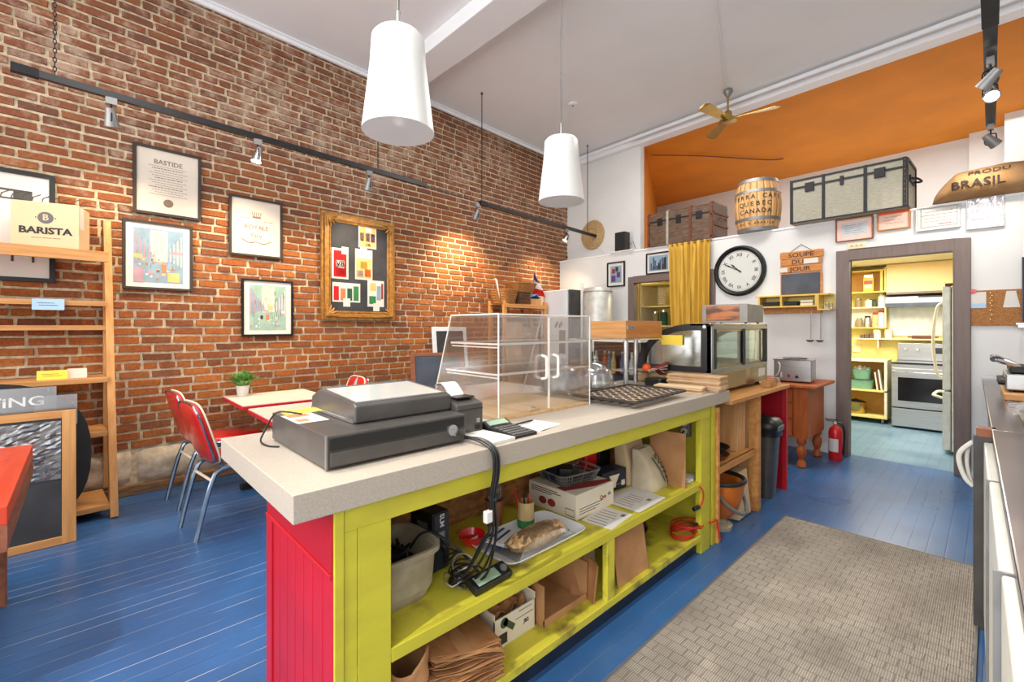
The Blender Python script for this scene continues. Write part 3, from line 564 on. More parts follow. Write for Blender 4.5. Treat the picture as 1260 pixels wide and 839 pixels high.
q = bw(3.36, 0, .65); chain(q, 2.9, 'iron chain at the front end of the rear track')
q = bw(5.62, 0, .7); chain(q, 2.87, 'iron chain just left of the speaker in the rear corner')
# spots wash the brick
for (s, z, e, aim) in [(-.05, 2.78, 60, (-.05, .9)), (.95, 2.74, 75, (.75, .9)), (1.95, 2.74, 60, (2.0, 1.2)), (3.4, 2.72, 120, (3.55, 1.75)), (5.2, 2.7, 60, (5.2, 1.3))]:
    spot('track_spot', bw(s, z, .62), bw(aim[0], aim[1], 0), e, 110, blend=.9)
# right track, nearly overhead
t = thing('track_light', 'black ceiling track running along the right side above the mat', 'track light', (-.005, 1.2, 3.06))
BX(-.03, .03, 0, 4.35, -.02, .02).build('rail', 'black', t); BX(-.034, .034, 1.9, 2.5, -.03, .026).build('feed_box', 'iron', t)
for (y, lit, aim) in [(2.95, False, (-.8, .4, -.9)), (3.2, True, (.1, -.6, -.6)), (4.32, False, (.7, .5, -.9))]: spot_head(t, (0, y, -.02), aim, lit)
for y in (.6, 3.9): G().tube([(0, y, .02), (0, y, CEIL - 3.06)], .006, 6).build('drop_rod', 'iron', t)
spot('track_spot', (0, 4.4, 2.85), (-.35, 2.6, 0), 75, 100, (1, .9, .75), blend=.8)
spot('track_spot', (.02, 5.2, 2.85), (-.6, 5.9, 1.6), 30, 110, (1, .92, .8), blend=.9)

# ================================================================ CEILING THINGS
def pendant(x, y, z, label, e):
    t = thing('pendant_lamp', label, 'pendant lamp', (x, y, z), 0, 'cone pendants above the counter')
    G().lathe([(.129, 0), (.128, .01), (.1, .245), (.094, .338), (.082, .352), (.02, .356), (.02, .35), (.078, .345), (.09, .334), (.096, .243), (.123, .01)], 40).build('shade', 'lamp_shade', t, smooth=True, angle=60)
    G().cyl((0, 0, .352), (0, 0, .44), .0085).build('stem', 'silver', t, smooth=True)
    G().cyl((0, 0, .44), (0, 0, CEIL - z), .004, n=8).build('cord', 'grey_plastic', t)
    G().lathe([(.05, CEIL - z - .03), (.05, CEIL - z)], 20).build('ceiling_rose', 'white_paint', t)
    b = G().sph((0, 0, .2), .035, 14).build('bulb', 'bulb_off' if e < 1 else 'bulb_warm', t, smooth=True)
    return t
mm('bulb_warm', (255, 232, 190), emis=3, bump=0)
pendant(-1.49, .84, 2.06, 'nearer white cone pendant lamp, unlit, above the cash register', 0)
pendant(-1.67, 1.965, 2.055, 'farther white cone pendant lamp, softly lit, above the acrylic case', 4)
point('pendant_bulb', (-1.49, .84, 2.09), 5, .04, (1, .95, .85)); point('pendant_bulb', (-1.67, 1.965, 2.16), 14, .04, (1, .9, .72))  # nearer pendant is unlit, its weak point light is added
t = thing('ceiling_fan', 'brass three-blade fan hanging from ceiling near the orange loft', 'ceiling fan', (-2.21, 5.72, 3.88))
G().lathe([(.0, .36), (.05, .36), (.055, .33), (.04, .30), (.02, .27), (0, .27)], 20).build('canopy', 'galv', t, smooth=True)
G().cyl((0, 0, .1), (0, 0, .3), .011).build('downrod', 'brass', t)
G().lathe([(0, .1), (.03, .1), (.045, .08), (.05, .02), (.095, .0), (.1, -.03), (.07, -.045), (0, -.05)], 24).build('motor', 'brass', t, smooth=True)
for a in (-97, 10, 134):
    g = G(); R = RZ(math.radians(a)); pts = []
    def fb(u, v): w_ = (.045 + .03 * u) * (1 if u < .93 else (1 - u) / .07 * .5 + .5); return R @ Vector((.12 + u * .44, (v - .5) * 2 * w_, (v - .5) * .03))
    g.grid(fb, 10, 4); bl = g.build('blade', 'brass', t, solid=.006)
    G().box(.05, .16, -.02, .02, -.008, .0, R).build('blade_iron', 'brass', bl)
tag(G().tube([(-2.21, 5.66, CEIL - .008), (-1.55, 3.7, CEIL - .008), (-.98, 2.0, CEIL - .008)], .008, 6).build('wire_conduit', 'white_paint'), 'thin white surface conduit running across ceiling to the fan', 'conduit')
t = thing('smoke_detector', 'small white round fitting on the ceiling before the orange loft', 'ceiling fitting', (-3.73, 4.62, CEIL - .025))
G().lathe([(0, 0), (.03, 0), (.055, .012), (.06, .025)], 24).build('base', 'white_paint', t, smooth=True); G().cyl((0, 0, -.006), (0, 0, .002), .012).build('sensor', 'grey_plastic', t)
tag(G().tube([kw(1.47, 4.02, -.5), kw(1.9, 4.06, -1.2), kw(2.5, 4.07, -2.2), kw(2.7, 4.08, -2.4)], .01, 6).build('loft_cable', 'dark_wood'), 'thin dark cable sagging along the orange loft ceiling', 'cable')
# ================================================================ LADDER SHELF and front-left things
def lean(s, z): return bw(s, z, .50 - .45 * (z / 2.35))
t = thing('ladder_shelf', 'tall leaning pine ladder shelf against the brick wall at left', 'shelf', bw(-.035, 0, 0), BA)
th = math.atan2(.45, 2.35)
for s in (-.0, -1.5):
    G().box(s - .045, s, -.035, .035, 0, 2.20, RX(-th), (0, -.47, 0)).build('upright', 'pine_v', t, bevel=.002)
    G().box(s - .04, s - .005, -.03, .0, .1, 2.12).build('rear_upright', 'pine_v', t, bevel=.002)
for z, y0 in ((1.885, -.40), (1.535, -.30), (1.36, -.22), (.985, -.34), (.60, -.36), (.10, -.47)):
    G().box(-1.5, -.045, y0, -.04, z - .02, z).build('shelf_board', 'pine', t, bevel=.002)
    if z > 1.8: G().box(-1.5, -.045, y0 - .02, y0, z - .075, z - .0).build('front_rail', 'pine', t, bevel=.002)
    else: G().box(-1.5, -.045, y0 - .015, y0, z - .035, z - .0).build('front_rail', 'pine', t, bevel=.002)
# carton on top shelf: front face at y=-.35
t = thing('carton', 'kraft carton printed BARISTA on the top of ladder shelf', 'carton', bw(-.235 - .165 * math.cos(.30), 1.887, .36 - .165 * math.sin(.30)), BA - .30)
BX(-.17, .17, 0, .24, 0, .31).build('box_body', 'carton', t, bevel=.003)
BX(.168, .1715, .02, .10, .15, .30).build('shipping_label', 'paper', t)
text('BARISTA', .062, (0, -.0012, .115), 'iron', t, sx=1.12, bold=.035); stuff(G().box(-.07, -.02, -.0012, 0, .066, .07).box(-.015, .03, -.0012, 0, .066, .07).box(.035, .075, -.0012, 0, .066, .07).build('printed_lines', 'faint_ink', t))
G().lathe([(0, 0), (.04, 0), (.04, .0012), (0, .0012)], 28, (0, 0, .205), RX(PI / 2)).build('round_emblem', 'charcoal', t); text('B', .058, (0, -.0022, .205), 'carton', t)
stuff(G().box(-.052, -.046, -.001, 0, .2, .21).box(.046, .052, -.001, 0, .2, .21).build('emblem_dots', 'charcoal', t))
def note(label, s, z, off, w_, h, m, tilt=-.25, cat='note', lines_=True):
    t = thing('paper_note', label, cat, bw(s, z, off), rot=(tilt, 0, BA)); BX(-w_ / 2, w_ / 2, -.001, .001, 0, h).build('sheet', m, t)
    if lines_: stuff(G().box(-w_ * .35, w_ * .2, -.0016, -.001, h * .6, h * .64).box(-w_ * .3, w_ * .3, -.0016, -.001, h * .4, h * .44).build('printed_lines', 'ink', t))
note('pale blue paper note hanging on second shelf of ladder shelf', -.38, 1.465, .335, .155, .075, 'blue_note', 0)
note('yellow card propped on the fourth shelf of ladder shelf', -.36, .987, .32, .15, .065, 'yellow_note')
note('plain buff card beside the yellow card on ladder shelf', -.235, .987, .3, .1, .07, 'pink_paper', lines_=False)
# easel boards
R1 = math.atan2(.125, .82)
t = thing('easel_chalkboard', 'large wood-framed chalkboard leaning in front of ladder shelf', 'chalkboard', (-3.975, -.024, 0), rot=(-math.atan2(.125, .815), 0, PI / 2 + .02))
BX(-1.25, -.05, -.004, .012, .04, .78).build('board', 'chalkboard', t)
for a in ((-1.3, 0, 0, .05), (-1.3, 0, .775, .825)): BX(a[0], a[1], -.012, .02, a[2], a[3]).build('frame_rail', 'pine', t, bevel=.003)
for a in (-1.3, -.065): BX(a, a + .065, -.0125, .0205, .0, .825).build('frame_stile', 'pine_v', t, bevel=.003)
g = G()
def crk(u, v): return Vector((-1.0 + u * .93, -.012 - .008 * abs(noise.noise(Vector((u * 26, v * 14, 2)))), .40 + v * .36))
g.grid(crk, 40, 26); g.build('clear_plastic_sleeve', 'film', t)
text('WiNG &', .11, (-.42, -.028, .60), 'chalk', t, sx=1.2); text('EF', .09, (-.47, -.028, .49), 'chalk', t, sx=1.2)
t = thing('oval_chalkboard', 'black oval chalkboard with plastic sleeves standing behind the wood-framed one', 'chalkboard', (-4.19, -.0, 0), rot=(-.09, 0, PI / 2 + .02))
pl = []
for k in range(40):
    a = 2 * PI * k / 40; ca = math.cos(a); sa = math.sin(a); pl.append((-.5 + .55 * math.copysign(abs(ca) ** .8, ca), .5 + .5 * math.copysign(abs(sa) ** .8, sa)))
G().prism(pl, lambda p: (p[0], 0, p[1]), lambda p: (p[0], .018, p[1])).build('board', 'matte_black', t)
BX(-.9, -.12, -.006, -.003, .80, .96).build('clear_plastic_sleeve', 'film', t); BX(-.22, -.02, -.011, -.007, .70, .9).build('clear_plastic_sleeve', 'film', t)
text('OWiNG', .085, (-.37, -.009, .87), 'chalk', t, sx=1.3)
t = thing('bistro_table', 'corner of a red-topped wooden table in the left foreground', 'table', (-3.36, -.18, 0), .0)
g = G(); nb = 4
for i in range(nb): BX(.06 + i * .26, .06 + i * .26 + .257, -1.2, -.06, .725, .75).build('top_plank', 'red_table', t, bevel=.002)
G().prism([(0, -1.25), (0, 0), (1.1, 0), (1.1, -.06), (.06, -.06), (.06, -1.25)], lambda p: (p[0], p[1], .69), lambda p: (p[0], p[1], .752)).build('edge_band', 'red_table', t, bevel=.002)
BX(-.004, 1.1, -1.2, -.0, .60, .69).build('apron', 'side_wood', t); 
for x in (.06, 1.0):
    for y in (-.12, -1.1): BX(x - .035, x + .035, y - .035, y + .035, 0, .6).build('leg', 'side_wood', t, bevel=.003)

# ================================================================ CHAIRS AND TABLES
def make_chair():
    t = thing('dining_chair', '', 'chair', (0, 0, 0), 0, 'red vinyl chairs at the cream tables')
    hw = .165
    for sx_ in (-1, 1):   # rear legs run from foot up to the seat, then into the back posts
        x = sx_ * hw
        G().tube([(x, 0, .0), (x, .05, .22), (x, .09, .36), (x, .14, .425), (x, .34, .43), (x, .54, .425)], .015, 8).build('rear_leg', 'tube_steel', t, smooth=True)
        G().tube([(x * 1.0, .61, 0), (x, .58, .2), (x, .54, .425)], .014, 8).build('front_leg', 'tube_steel', t, smooth=True)
    G().tube([(-hw, .09, .36), (hw, .09, .36)], .009, 8).build('stretcher', 'cream', t)
    for sg in (-1, 1): G().tube([(sg * .115, .42, .425), (sg * .115, .22, .42), (sg * .115, .14, .47), (sg * .12, .10, .60), (sg * .12, .06, .74)], .014, 8).build('back_post', 'tube_steel', t, smooth=True)
    def slab(w_, h, d, e):
        pts = []
        for k in range(28):
            a = 2 * PI * k / 28; ca, sa = math.cos(a), math.sin(a); pts.append((w_ * math.copysign(abs(ca) ** e, ca), h * math.copysign(abs(sa) ** e, sa)))
        return pts
    def pillow(w_, h, d, fn):
        g = G(); pts = slab(w_, h, d, .45); n = len(pts); levels = [(0, 0, -1), (.86, .86, -1), (1, 1, -.55), (1, 1, .55), (.86, .86, 1), (0, 0, 1)]
        for (a, b, c) in levels:
            for p in pts: g.v.append(tuple(fn(p[0] * a, p[1] * b, c * d)))
        for i in range(5):
            for k in range(n): g.f.append((i * n + k, i * n + (k + 1) % n, (i + 1) * n + (k + 1) % n, (i + 1) * n + k))
        return g
    bt = -.30
    def fnb(x, z, y): return Vector((x, -.0 + .06 + y + bt * z, .66 + z))
    bk = pillow(.19, .20, .026, fnb).build('backrest', 'chair_red', t, smooth=True, angle=0)
    def rim(yo):
        g = G(); g.tube([fnb(p[0] * 1.0, p[1] * 1.0, yo) for p in slab(.193, .203, 0, .45)], .006, 6, closed=True); return g
    rim(.02).build('piping', 'cream', bk, smooth=True); rim(-.014).build('piping', 'tube_steel', bk, smooth=True)
    pillow(.03, .198, .0262, lambda x, z, y: fnb(x, z, max(y, 0) * 1.06)).build('centre_stripe', 'aqua', bk)
    st = pillow(.19, .205, .03, lambda x, y, z: Vector((x, .40 + y, .462 + z))).build('seat', 'chair_red', t, smooth=True, angle=0)
    G().tube([Vector((p[0], .40 + p[1], .455)) for p in slab(.192, .207, 0, .45)], .008, 6, closed=True).build('seat_trim', 'tube_steel', st, smooth=True)
    return t
ch = make_chair(); ch.location = (-3.585, .50, 0); ch.rotation_euler = (0, 0, .12); ch['label'] = 'red vinyl chair with chrome legs, nearer the counter, back to the viewer'
c2 = copy_tree(ch); c2.location = (-4.27, .50, 0); c2.rotation_euler = (0, 0, .10); c2['label'] = 'red vinyl chair with chrome legs, nearer the ladder shelf, back to the viewer'
c3 = copy_tree(ch); c3.location = (-4.30, 2.0, 0); c3.rotation_euler = (0, 0, PI); c3['label'] = 'red chair with pale stripe peeking over the far side of plant table'
c4 = copy_tree(ch); c4.location = (-3.56, 1.96, 0); c4.rotation_euler = (0, 0, PI - .1); c4['label'] = 'red chair barely showing above the touch-screen till'
def cafe_table(x0, x1, y0, y1, label):
    t = thing('cafe_table', label, 'table', ((x0 + x1) / 2, (y0 + y1) / 2, 0), 0, 'cream tables with red edges'); a = (x1 - x0) / 2; b = (y1 - y0) / 2
    BX(-a, a, -b, b, .715, .75).build('tabletop', 'table_cream', t, bevel=.003); BX(-a - .004, a + .004, -b - .004, b + .004, .713, .742).build('edge_band', 'red_edge', t, bevel=.003)
    G().lathe([(.04, .06), (.035, .7), (.12, .713)], 16).build('pedestal', 'black', t, smooth=True)
    G().box(-.28, .28, -.03, .03, .01, .06).build('foot', 'black', t, bevel=.01); G().box(-.03, .03, -.28, .28, .01, .06).build('foot', 'black', t, bevel=.01)
cafe_table(-4.585, -3.91, .89, 1.56, 'cream cafe table holding the potted plant, next to brick wall')
cafe_table(-3.74, -3.07, .885, 1.55, 'cream cafe table behind the cash drawer, nearest the counter')
t = thing('potted_plant', 'small green plant in ribbed white pot on cream table', 'plant', (-4.49, 1.02, .75))
g = G(); n = 32; prof = [(.038, 0), (.042, .005), (.052, .09), (.047, .09), (.044, .075), (0, .075)]
g.lathe(prof, 32).build('pot', 'enamel', t, smooth=True)
g = G()
for i in range(240):
    a = random.uniform(0, 2 * PI); r = random.uniform(.0, 1); top = Vector((math.cos(a) * .165 * r, math.sin(a) * .165 * r, .11 + .11 * (1 - r * r * .6) * random.uniform(.7, 1.1))); b = Vector((math.cos(a) * .02 * r, math.sin(a) * .02 * r, .07))
    mid = (top + b) / 2 + Vector((0, 0, .02)); s_ = Vector((-math.sin(a), math.cos(a), 0)) * .012
    g.add([b, mid - s_, top, mid + s_], [(0, 1, 2, 3)])
stuff(g.build('leaves', 'leaf', t))

# ================================================================ MAIN COUNTER
XF = -1.185
t = thing('shop_counter', 'long counter with lime shelves and red beadboard end', 'counter', (0, 0, 0)); CT = t
BX(-1.949, -1.164, .372, 3.038, .868, .94).build('worktop', 'worktop', t, bevel=.002)
# red end panel with tongue and groove boards
BX(-1.76, -1.19, .485, .51, .0, .866).build('end_panel', 'red_paint', t)
for i in range(7):
    a = -1.70 + i * .0735; BX(a + .002, a + .0715, .478, .486, .02, .70).build('beadboard_slat', 'red_paint', t, bevel=.003)
BX(-1.757, -1.70, .472, .486, .0, .70).build('stile', 'red_paint', t, bevel=.003)
BX(-1.757, -1.19, .470, .49, .685, .70).build('rail', 'red_paint', t, bevel=.003)
BX(-1.757, -1.19, .474, .486, .70, .866).build('frieze_board', 'red_paint', t, bevel=.002)
# lime frame of the open side
BX(XF - .03, XF + .004, .48, .506, 0, .867).build('corner_strip', 'lime', t, bevel=.002)
BX(XF - .03, XF, .507, .5445, 0, .80).build('frame_board', 'lime', t, bevel=.002)
BX(XF - .03, XF, .546, .645, 0, .80).build('frame_board', 'lime', t, bevel=.002)
BX(XF - .03, XF, .507, 2.80, .80, .867).build('apron', 'lime', t, bevel=.002)
BX(XF - .035, XF, 2.67, 2.79, 0, .80).build('frame_board', 'lime', t, bevel=.002)
BX(XF - .035, XF, 2.822, 2.87, 0, .867).build('frame_board', 'lime', t, bevel=.002)
BX(XF - .055, XF - .025, 2.79, 2.822, 0, .8).build('recess_strip', 'matte_black', t)
BX(-1.75, XF - .002, .52, 2.80, .405, .425).build('upper_shelf', 'lime_worn', t); BX(XF - .022, XF, .6455, 2.67, .383, .4255).build('shelf_lip', 'lime', t, bevel=.003)
BX(-1.75, XF - .002, .52, 2.80, .098, .113).build('lower_shelf', 'lime_worn', t); BX(XF - .022, XF + .001, .6455, 2.67, .08, .1135).build('shelf_lip', 'lime_worn', t, bevel=.003)
BX(XF - .03, XF - .002, 1.716, 1.773, .1137, .383).build('divider_post', 'lime_worn', t, bevel=.002)
BX(-1.76, -1.735, .52, 2.82, .0, .866).build('back_panel', 'osb', t)
BX(-1.735, XF - .035, 2.80, 2.82, 0, .866).build('far_panel', 'lime', t)
BX(XF - .06, XF - .03, .65, 2.82, .0, .09).build('toe_kick', 'navy_paint', t)
# sockets in the counter
o = thing('outlet_box', 'grey metal outlet box under the far end of worktop', 'outlet', (-1.30, 2.765, .66)); BX(-.06, .0, -.012, .03, 0, .12).build('box_body', 'galv', o, bevel=.003)
for z in (.035, .085): G().lathe([(0, 0), (.021, 0), (.021, .004), (0, .004)], 16, (-.03, -.012, z), RX(PI / 2)).build('socket', 'enamel', o)
G().tube([(-.03, -.02, .035), (-.03, -.06, .0), (-.02, -.07, -.06), (-.06, -.03, -.12), (-.1, 0, -.16)], .006, 6).build('cord', 'black', o, smooth=True)

# ---------------- things on the worktop
t = thing('cash_drawer', 'black steel cash drawer at the near end of counter', 'cash drawer', (-1.79, .5, .94))
BX(0, .5, 0, .495, .006, .10).build('body', 'charcoal', t, bevel=.004); BX(.499, .508, .01, .485, .012, .052).build('drawer_front', 'charcoal', t, bevel=.002)
BX(.496, .5025, -.002, .003, .006, .1005).build('edge_strip', 'galv', t); BX(.499, .504, .01, .485, .057, .092).build('upper_fascia', 'black', t, bevel=.002)  # bright corner strip imitates an edge highlight on the drawer
for x in (.04, .46):
    for y in (.04, .45): G().cyl((x, y, 0), (x, y, .007), .012).build('foot', 'black', t)
l = G().cyl((.504, .43, .053), (.514, .43, .053), .019).build('lock', 'silver', t); BX(.513, .525, .426, .434, .035, .055).build('key', 'silver', l)
BX(.1, .27, -.0, .10, .1003, .101).build('warning_sticker', 'paper', t); g = BX(.11, .16, .01, .08, .1011, .1015).box(.2, .25, .01, .05, .1011, .1015); stuff(g.build('sticker_print', 'wm_orange', t)); BX(-.0, .09, .02, .14, .1003, .101).build('yellow_sticker', 'yellow_note', t)
t = thing('touch_terminal', 'slanted grey touch-screen till lying on the cash drawer', 'till', (-1.384, .628, 1.042))
pr = [(0, 0), (0, .055), (-.02, .062), (-.30, .082), (-.375, .05), (-.38, .0)]
G().prism(pr, lambda p: (p[0], 0, p[1]), lambda p: (p[0], .372, p[1])).build('housing', 'charcoal', t, bevel=.006)
def scr(x, y, dz): return (x, y, .0625 + (-x - .02) * .0714 + dz)
G().add([scr(-.028, .018, .001), scr(-.028, .355, .001), scr(-.285, .355, .001), scr(-.285, .018, .001)], [(0, 1, 2, 3)]).build('screen', 'screen', t)
G().tube([scr(-.022, .012, .001), scr(-.022, .36, .001), scr(-.292, .36, .001), scr(-.292, .012, .001)], .0028, 6, closed=True).build('bezel', 'silver', t)
BX(-.372, -.01, -.003, 0, .0, .012).build('side_trim', 'silver', t)
t = thing('receipt_printer', 'dark grey receipt printer between cash drawer and acrylic case', 'printer', (-1.352, 1.002, .94))
G().prism([(0, 0), (0, .12), (-.06, .135), (-.19, .14), (-.2, .0)], lambda p: (p[0], 0, p[1]), lambda p: (p[0], .125, p[1])).build('body', 'charcoal', t, bevel=.006)
BX(-.0, .0015, .0, .124, .098, .1).build('seam', 'black', t); BX(-.13, -.03, .02, .105, .138, .1425).build('paper_slot', 'black', t); BX(.0, .003, .085, .105, .02, .035).build('power_button', 'black', t); BX(.0, .003, .09, .108, .045, .062).build('feed_button', 'silver', t)
g = G(); g.grid(lambda u, v: Vector((-.09 - .10 * u, .03 + .07 * v, .142 + .045 * math.sin(u * 2.4))), 8, 2); g.build('receipt', 'paper', t, solid=.001)
t = thing('notepad', 'white notepad at the counter edge beside the receipt printer', 'notepad', (-1.27, 1.08, .94), .06)
for k in range(6): pass
BX(-.088, .088, -.055, .055, 0, .012).build('pages', 'paper', t, bevel=.001)
t = thing('calculator', 'black desk calculator lying by the white notepad', 'calculator', (-1.282, 1.20, .94), .0)
G().prism([(.09, 0), (.09, .012), (-.05, .022), (-.09, .04), (-.10, 0)], lambda p: (p[0], -.062, p[1]), lambda p: (p[0], .062, p[1])).build('body', 'black', t, bevel=.003)
for i in range(5):
    for j in range(5): BX(-.03 + i * .023, -.013 + i * .023, -.05 + j * .021, -.035 + j * .021, .0205 - i * .002, .0235 - i * .002).build('key', 'grey_plastic', t)
G().add([(-.056, -.05, .0262), (-.056, .05, .0262), (-.084, .05, .0385), (-.084, -.05, .0385)], [(0, 1, 2, 3)]).build('display', 'lcd', t)
t = thing('order_slips', 'short stack of white slips near the acrylic case doors', 'paper', (-1.295, 1.37, .94), .12)
for k in range(3): BX(-.072, .072, -.07, .07, k * .002, k * .002 + .0015).build('slip', 'paper', t, rot=(0, 0, (k - 1) * .05))
t = thing('pen', 'black pen lying on the white slips by the calculator', 'pen', (-1.335, 1.33, .953), .08)
G().cyl((0, -.065, 0), (0, .05, 0), .0045, n=8).cyl((0, .05, 0), (0, .068, 0), .0045, .001, 8).build('barrel', 'black', t); BX(-.001, .001, -.06, -.02, .004, .007).build('clip', 'silver', t)
# acrylic pastry case
t = thing('pastry_case', 'clear acrylic pastry display case with two small doors', 'display case', (-1.462, 1.305, .94))
LC = .645; HT = .465; prf = [(0, 0), (0, HT), (-.345, HT), (-.51, 0)]
for y in (0, LC): G().prism(prf, lambda p: (p[0], y - .003, p[1]), lambda p: (p[0], y + .003, p[1])).build('end_panel', 'acrylic', t)
G().add([(-.345, 0, HT), (-.345, LC, HT), (-.51, LC, 0), (-.51, 0, 0)], [(0, 1, 2, 3)]).build('sloping_front', 'acrylic', t, solid=.005)
BX(-.345, 0, 0, LC, HT - .003, HT + .003).build('top_panel', 'acrylic', t)
BX(-.50, -.004, .006, LC - .006, .001, .012).build('base_board', 'pale_wood', t)
for z, d in ((.333, .36), (.199, .40)): s_ = BX(-d, -.02, .01, LC - .01, z - .003, z + .003).build('shelf', 'acrylic', t); G().box(-d, -.02, .008, .014, z - .004, z + .004).box(-d, -.02, .014, .02, z - .018, z - .012).build('shelf_bracket', 'acrylic_edge', s_); BX(-.026, -.018, .01, LC - .01, z - .005, z + .005).build('shelf_edge', 'acrylic_edge', s_); BX(-d - .004, -d, .01, LC - .01, z - .005, z + .005).build('shelf_edge', 'acrylic_edge', s_)
for y0_, y1_, hy in ((.008, .322, .27), (.326, LC - .006, .352)):
    d = BX(-.003, .003, y0_, y1_, .02, HT - .012).build('door', 'acrylic', t)
    G().tube([(.004, hy, .165), (.03, hy, .172), (.034, hy, .19), (.034, hy, .25), (.03, hy, .268), (.004, hy, .275)], .006, 8).build('handle', 'acrylic_edge', d, smooth=True)
    BX(-.003, .0035, y1_ - .002 if y0_ < .1 else y0_, y1_ if y0_ < .1 else y0_ + .002, .02, HT - .012).build('door_edge', 'acrylic_edge', d)
g = G()
for a, b in (((0, 0, 0), (0, 0, HT)), ((0, LC, 0), (0, LC, HT)), ((0, 0, HT), (0, LC, HT)), ((-.345, 0, HT), (-.345, LC, HT)), ((0, 0, HT), (-.345, 0, HT)), ((0, LC, HT), (-.345, LC, HT)), ((-.345, 0, HT), (-.51, 0, 0)), ((-.345, LC, HT), (-.51, LC, 0))): g.tube([a, b], .0032, 5)
g.build('polished_edges', 'acrylic_edge', t)
t = thing('wooden_clip', 'small wooden block clip on the acrylic case floor', 'clip', (-1.495, 1.58, .953)); BX(-.012, .012, -.06, .01, 0, .012).build('body', 'pale_wood', t, bevel=.002); G().cyl((-.014, -.02, .012), (.014, -.02, .012), .005).build('spring', 'silver', t)
# cake domes
def dome(x, y, r, label, z=.94, foot=.03):
    t = thing('cake_dome', label, 'cake dome', (x, y, z), 0, 'glass cake domes on the counter')
    G().lathe([(0, 0), (r * .5, 0), (r * .4, foot * .5), (.04, foot), (r * 1.12, foot + .006), (r * 1.15, foot + .016), (r * 1.1, foot + .014), (0, foot + .012)], 36).build('plate', 'dome', t, smooth=True)
    G().lathe([(r, foot + .014), (r * .985, foot + .06), (r * .86, foot + .11), (r * .6, foot + .145), (r * .25, foot + .16), (.012, foot + .163)], 36).build('cover', 'dome', t, smooth=True)
    G().lathe([(0, foot + .16), (.01, foot + .163), (.008, foot + .17), (.019, foot + .185), (.014, foot + .198), (0, foot + .2)], 16).build('knob', 'dome', t, smooth=True)
dome(-1.79, 2.13, .13, 'glass cake dome just beyond the acrylic case doors', foot=.02); dome(-1.80, 2.46, .125, 'glass cake dome beside the steel-post glass stand', foot=.02)
# muffin tray
t = thing('mini_muffin_tray', 'dark mini muffin tray near the far end of worktop', 'baking tray', (-1.40, 2.255, .955), .045)
g = G(); cu = G(); nx, ny = 6, 9; W, D = .35, .57; px, py = W / nx, D / ny
for i in range(nx):
    for j in range(ny):
        cx = -W / 2 + (i + .5) * px; cy = -D / 2 + (j + .5) * py; n = len(g.v); R = .021
        sq = []
        for k in range(8):
            a = PI / 4 * k + PI / 8; c_, s_ = math.cos(a), math.sin(a); m_ = max(abs(c_), abs(s_)); sq.append((cx + c_ / m_ * px / 2, cy + s_ / m_ * py / 2, .022))
        g.v += sq + [(cx + R * math.cos(PI / 4 * k + PI / 8), cy + R * math.sin(PI / 4 * k + PI / 8), .022) for k in range(8)]
        for k in range(8): g.f.append((n + k, n + (k + 1) % 8, n + 8 + (k + 1) % 8, n + 8 + k))
        m0 = len(cu.v); cu.v += [(cx + R * math.cos(PI / 4 * k + PI / 8), cy + R * math.sin(PI / 4 * k + PI / 8), .022) for k in range(8)] + [(cx + .015 * math.cos(PI / 4 * k + PI / 8), cy + .015 * math.sin(PI / 4 * k + PI / 8), .004) for k in range(8)]
        for k in range(8): cu.f.append((m0 + k, m0 + (k + 1) % 8, m0 + 8 + (k + 1) % 8, m0 + 8 + k))
        cu.f.append(tuple(m0 + 8 + k for k in range(8)))
stuff(cu.build('cups', 'dark_tray', t)); g.build('tray_top', 'tray_cup', t)
G().tube([(-W / 2 - .008, -D / 2 - .008, .022), (W / 2 + .008, -D / 2 - .008, .022), (W / 2 + .008, D / 2 + .008, .022), (-W / 2 - .008, D / 2 + .008, .022)], .009, 6, closed=True).build('rim', 'dark_tray', t)
# glass shelf stand with wooden crate
t = thing('glass_stand', 'steel-post glass shelf stand holding the wooden crate', 'stand', (-1.655, 2.6, .94))
for x, y in ((0, 0), (-.16, .385), (-.33, .05)):
    G().cyl((x, y, 0), (x, y, .322), .016).build('post', 'silver', t, smooth=True)
BX(-.36, .03, -.06, .43, .322, .330).build('glass_shelf', 'glass', t); BX(-.30, .028, .28, .43, .08, .086).build('lower_shelf', 'glass', t); BX(.028, .032, -.06, .43, .321, .331).build('shelf_edge', 'silver', t); BX(-.36, .03, -.064, -.06, .321, .331).build('shelf_edge', 'silver', t)
t = thing('wooden_crate', 'honey-coloured wooden crate on the glass stand', 'crate', (-1.652, 2.595, 1.272))
BX(-.285, .0, .0, .014, 0, .118).build('end_board', 'pine', t, bevel=.002); BX(-.014, .0, .015, .46, 0, .118).build('side_board', 'box_wood', t, bevel=.002); BX(-.285, -.271, .015, .46, 0, .118).build('side_board', 'box_wood', t, bevel=.002); BX(-.285, 0, .46, .474, 0, .118).build('end_board', 'pine', t, bevel=.002); BX(-.27, -.015, .015, .46, 0, .01).build('bottom_board', 'box_wood', t)
BX(-.004, .003, .02, .1, .06, .085).build('metal_clasp', 'silver', t, bevel=.002)
t = thing('orange_ball', 'orange ball on the lower glass shelf under wooden crate', 'ball', (-1.70, 2.94, 1.058)); G().sph((0, 0, 0), .03, 16).build('ball', 'orange_ball', t, smooth=True)
t = thing('striped_napkins', 'red and white striped papers fanned on the lower glass shelf', 'papers', (-1.66, 2.96, 1.03))
for k in range(7): G().box(-.02, .02, 0, .16, 0, .004, Matrix.Rotation(.35 - k * .12, 3, 'X') @ RZ(-.5 + k * .12), (-.03 + k * .012, -.04, .002 + k * .004)).build('sheet', 'paper' if k % 2 else 'carton_red', t)
t = thing('card_reader', 'black box under the lower glass shelf at the end of worktop', 'box', (-1.60, 2.90, .941)); BX(-.06, .06, -.06, .06, 0, .055).build('body', 'black', t, bevel=.01)
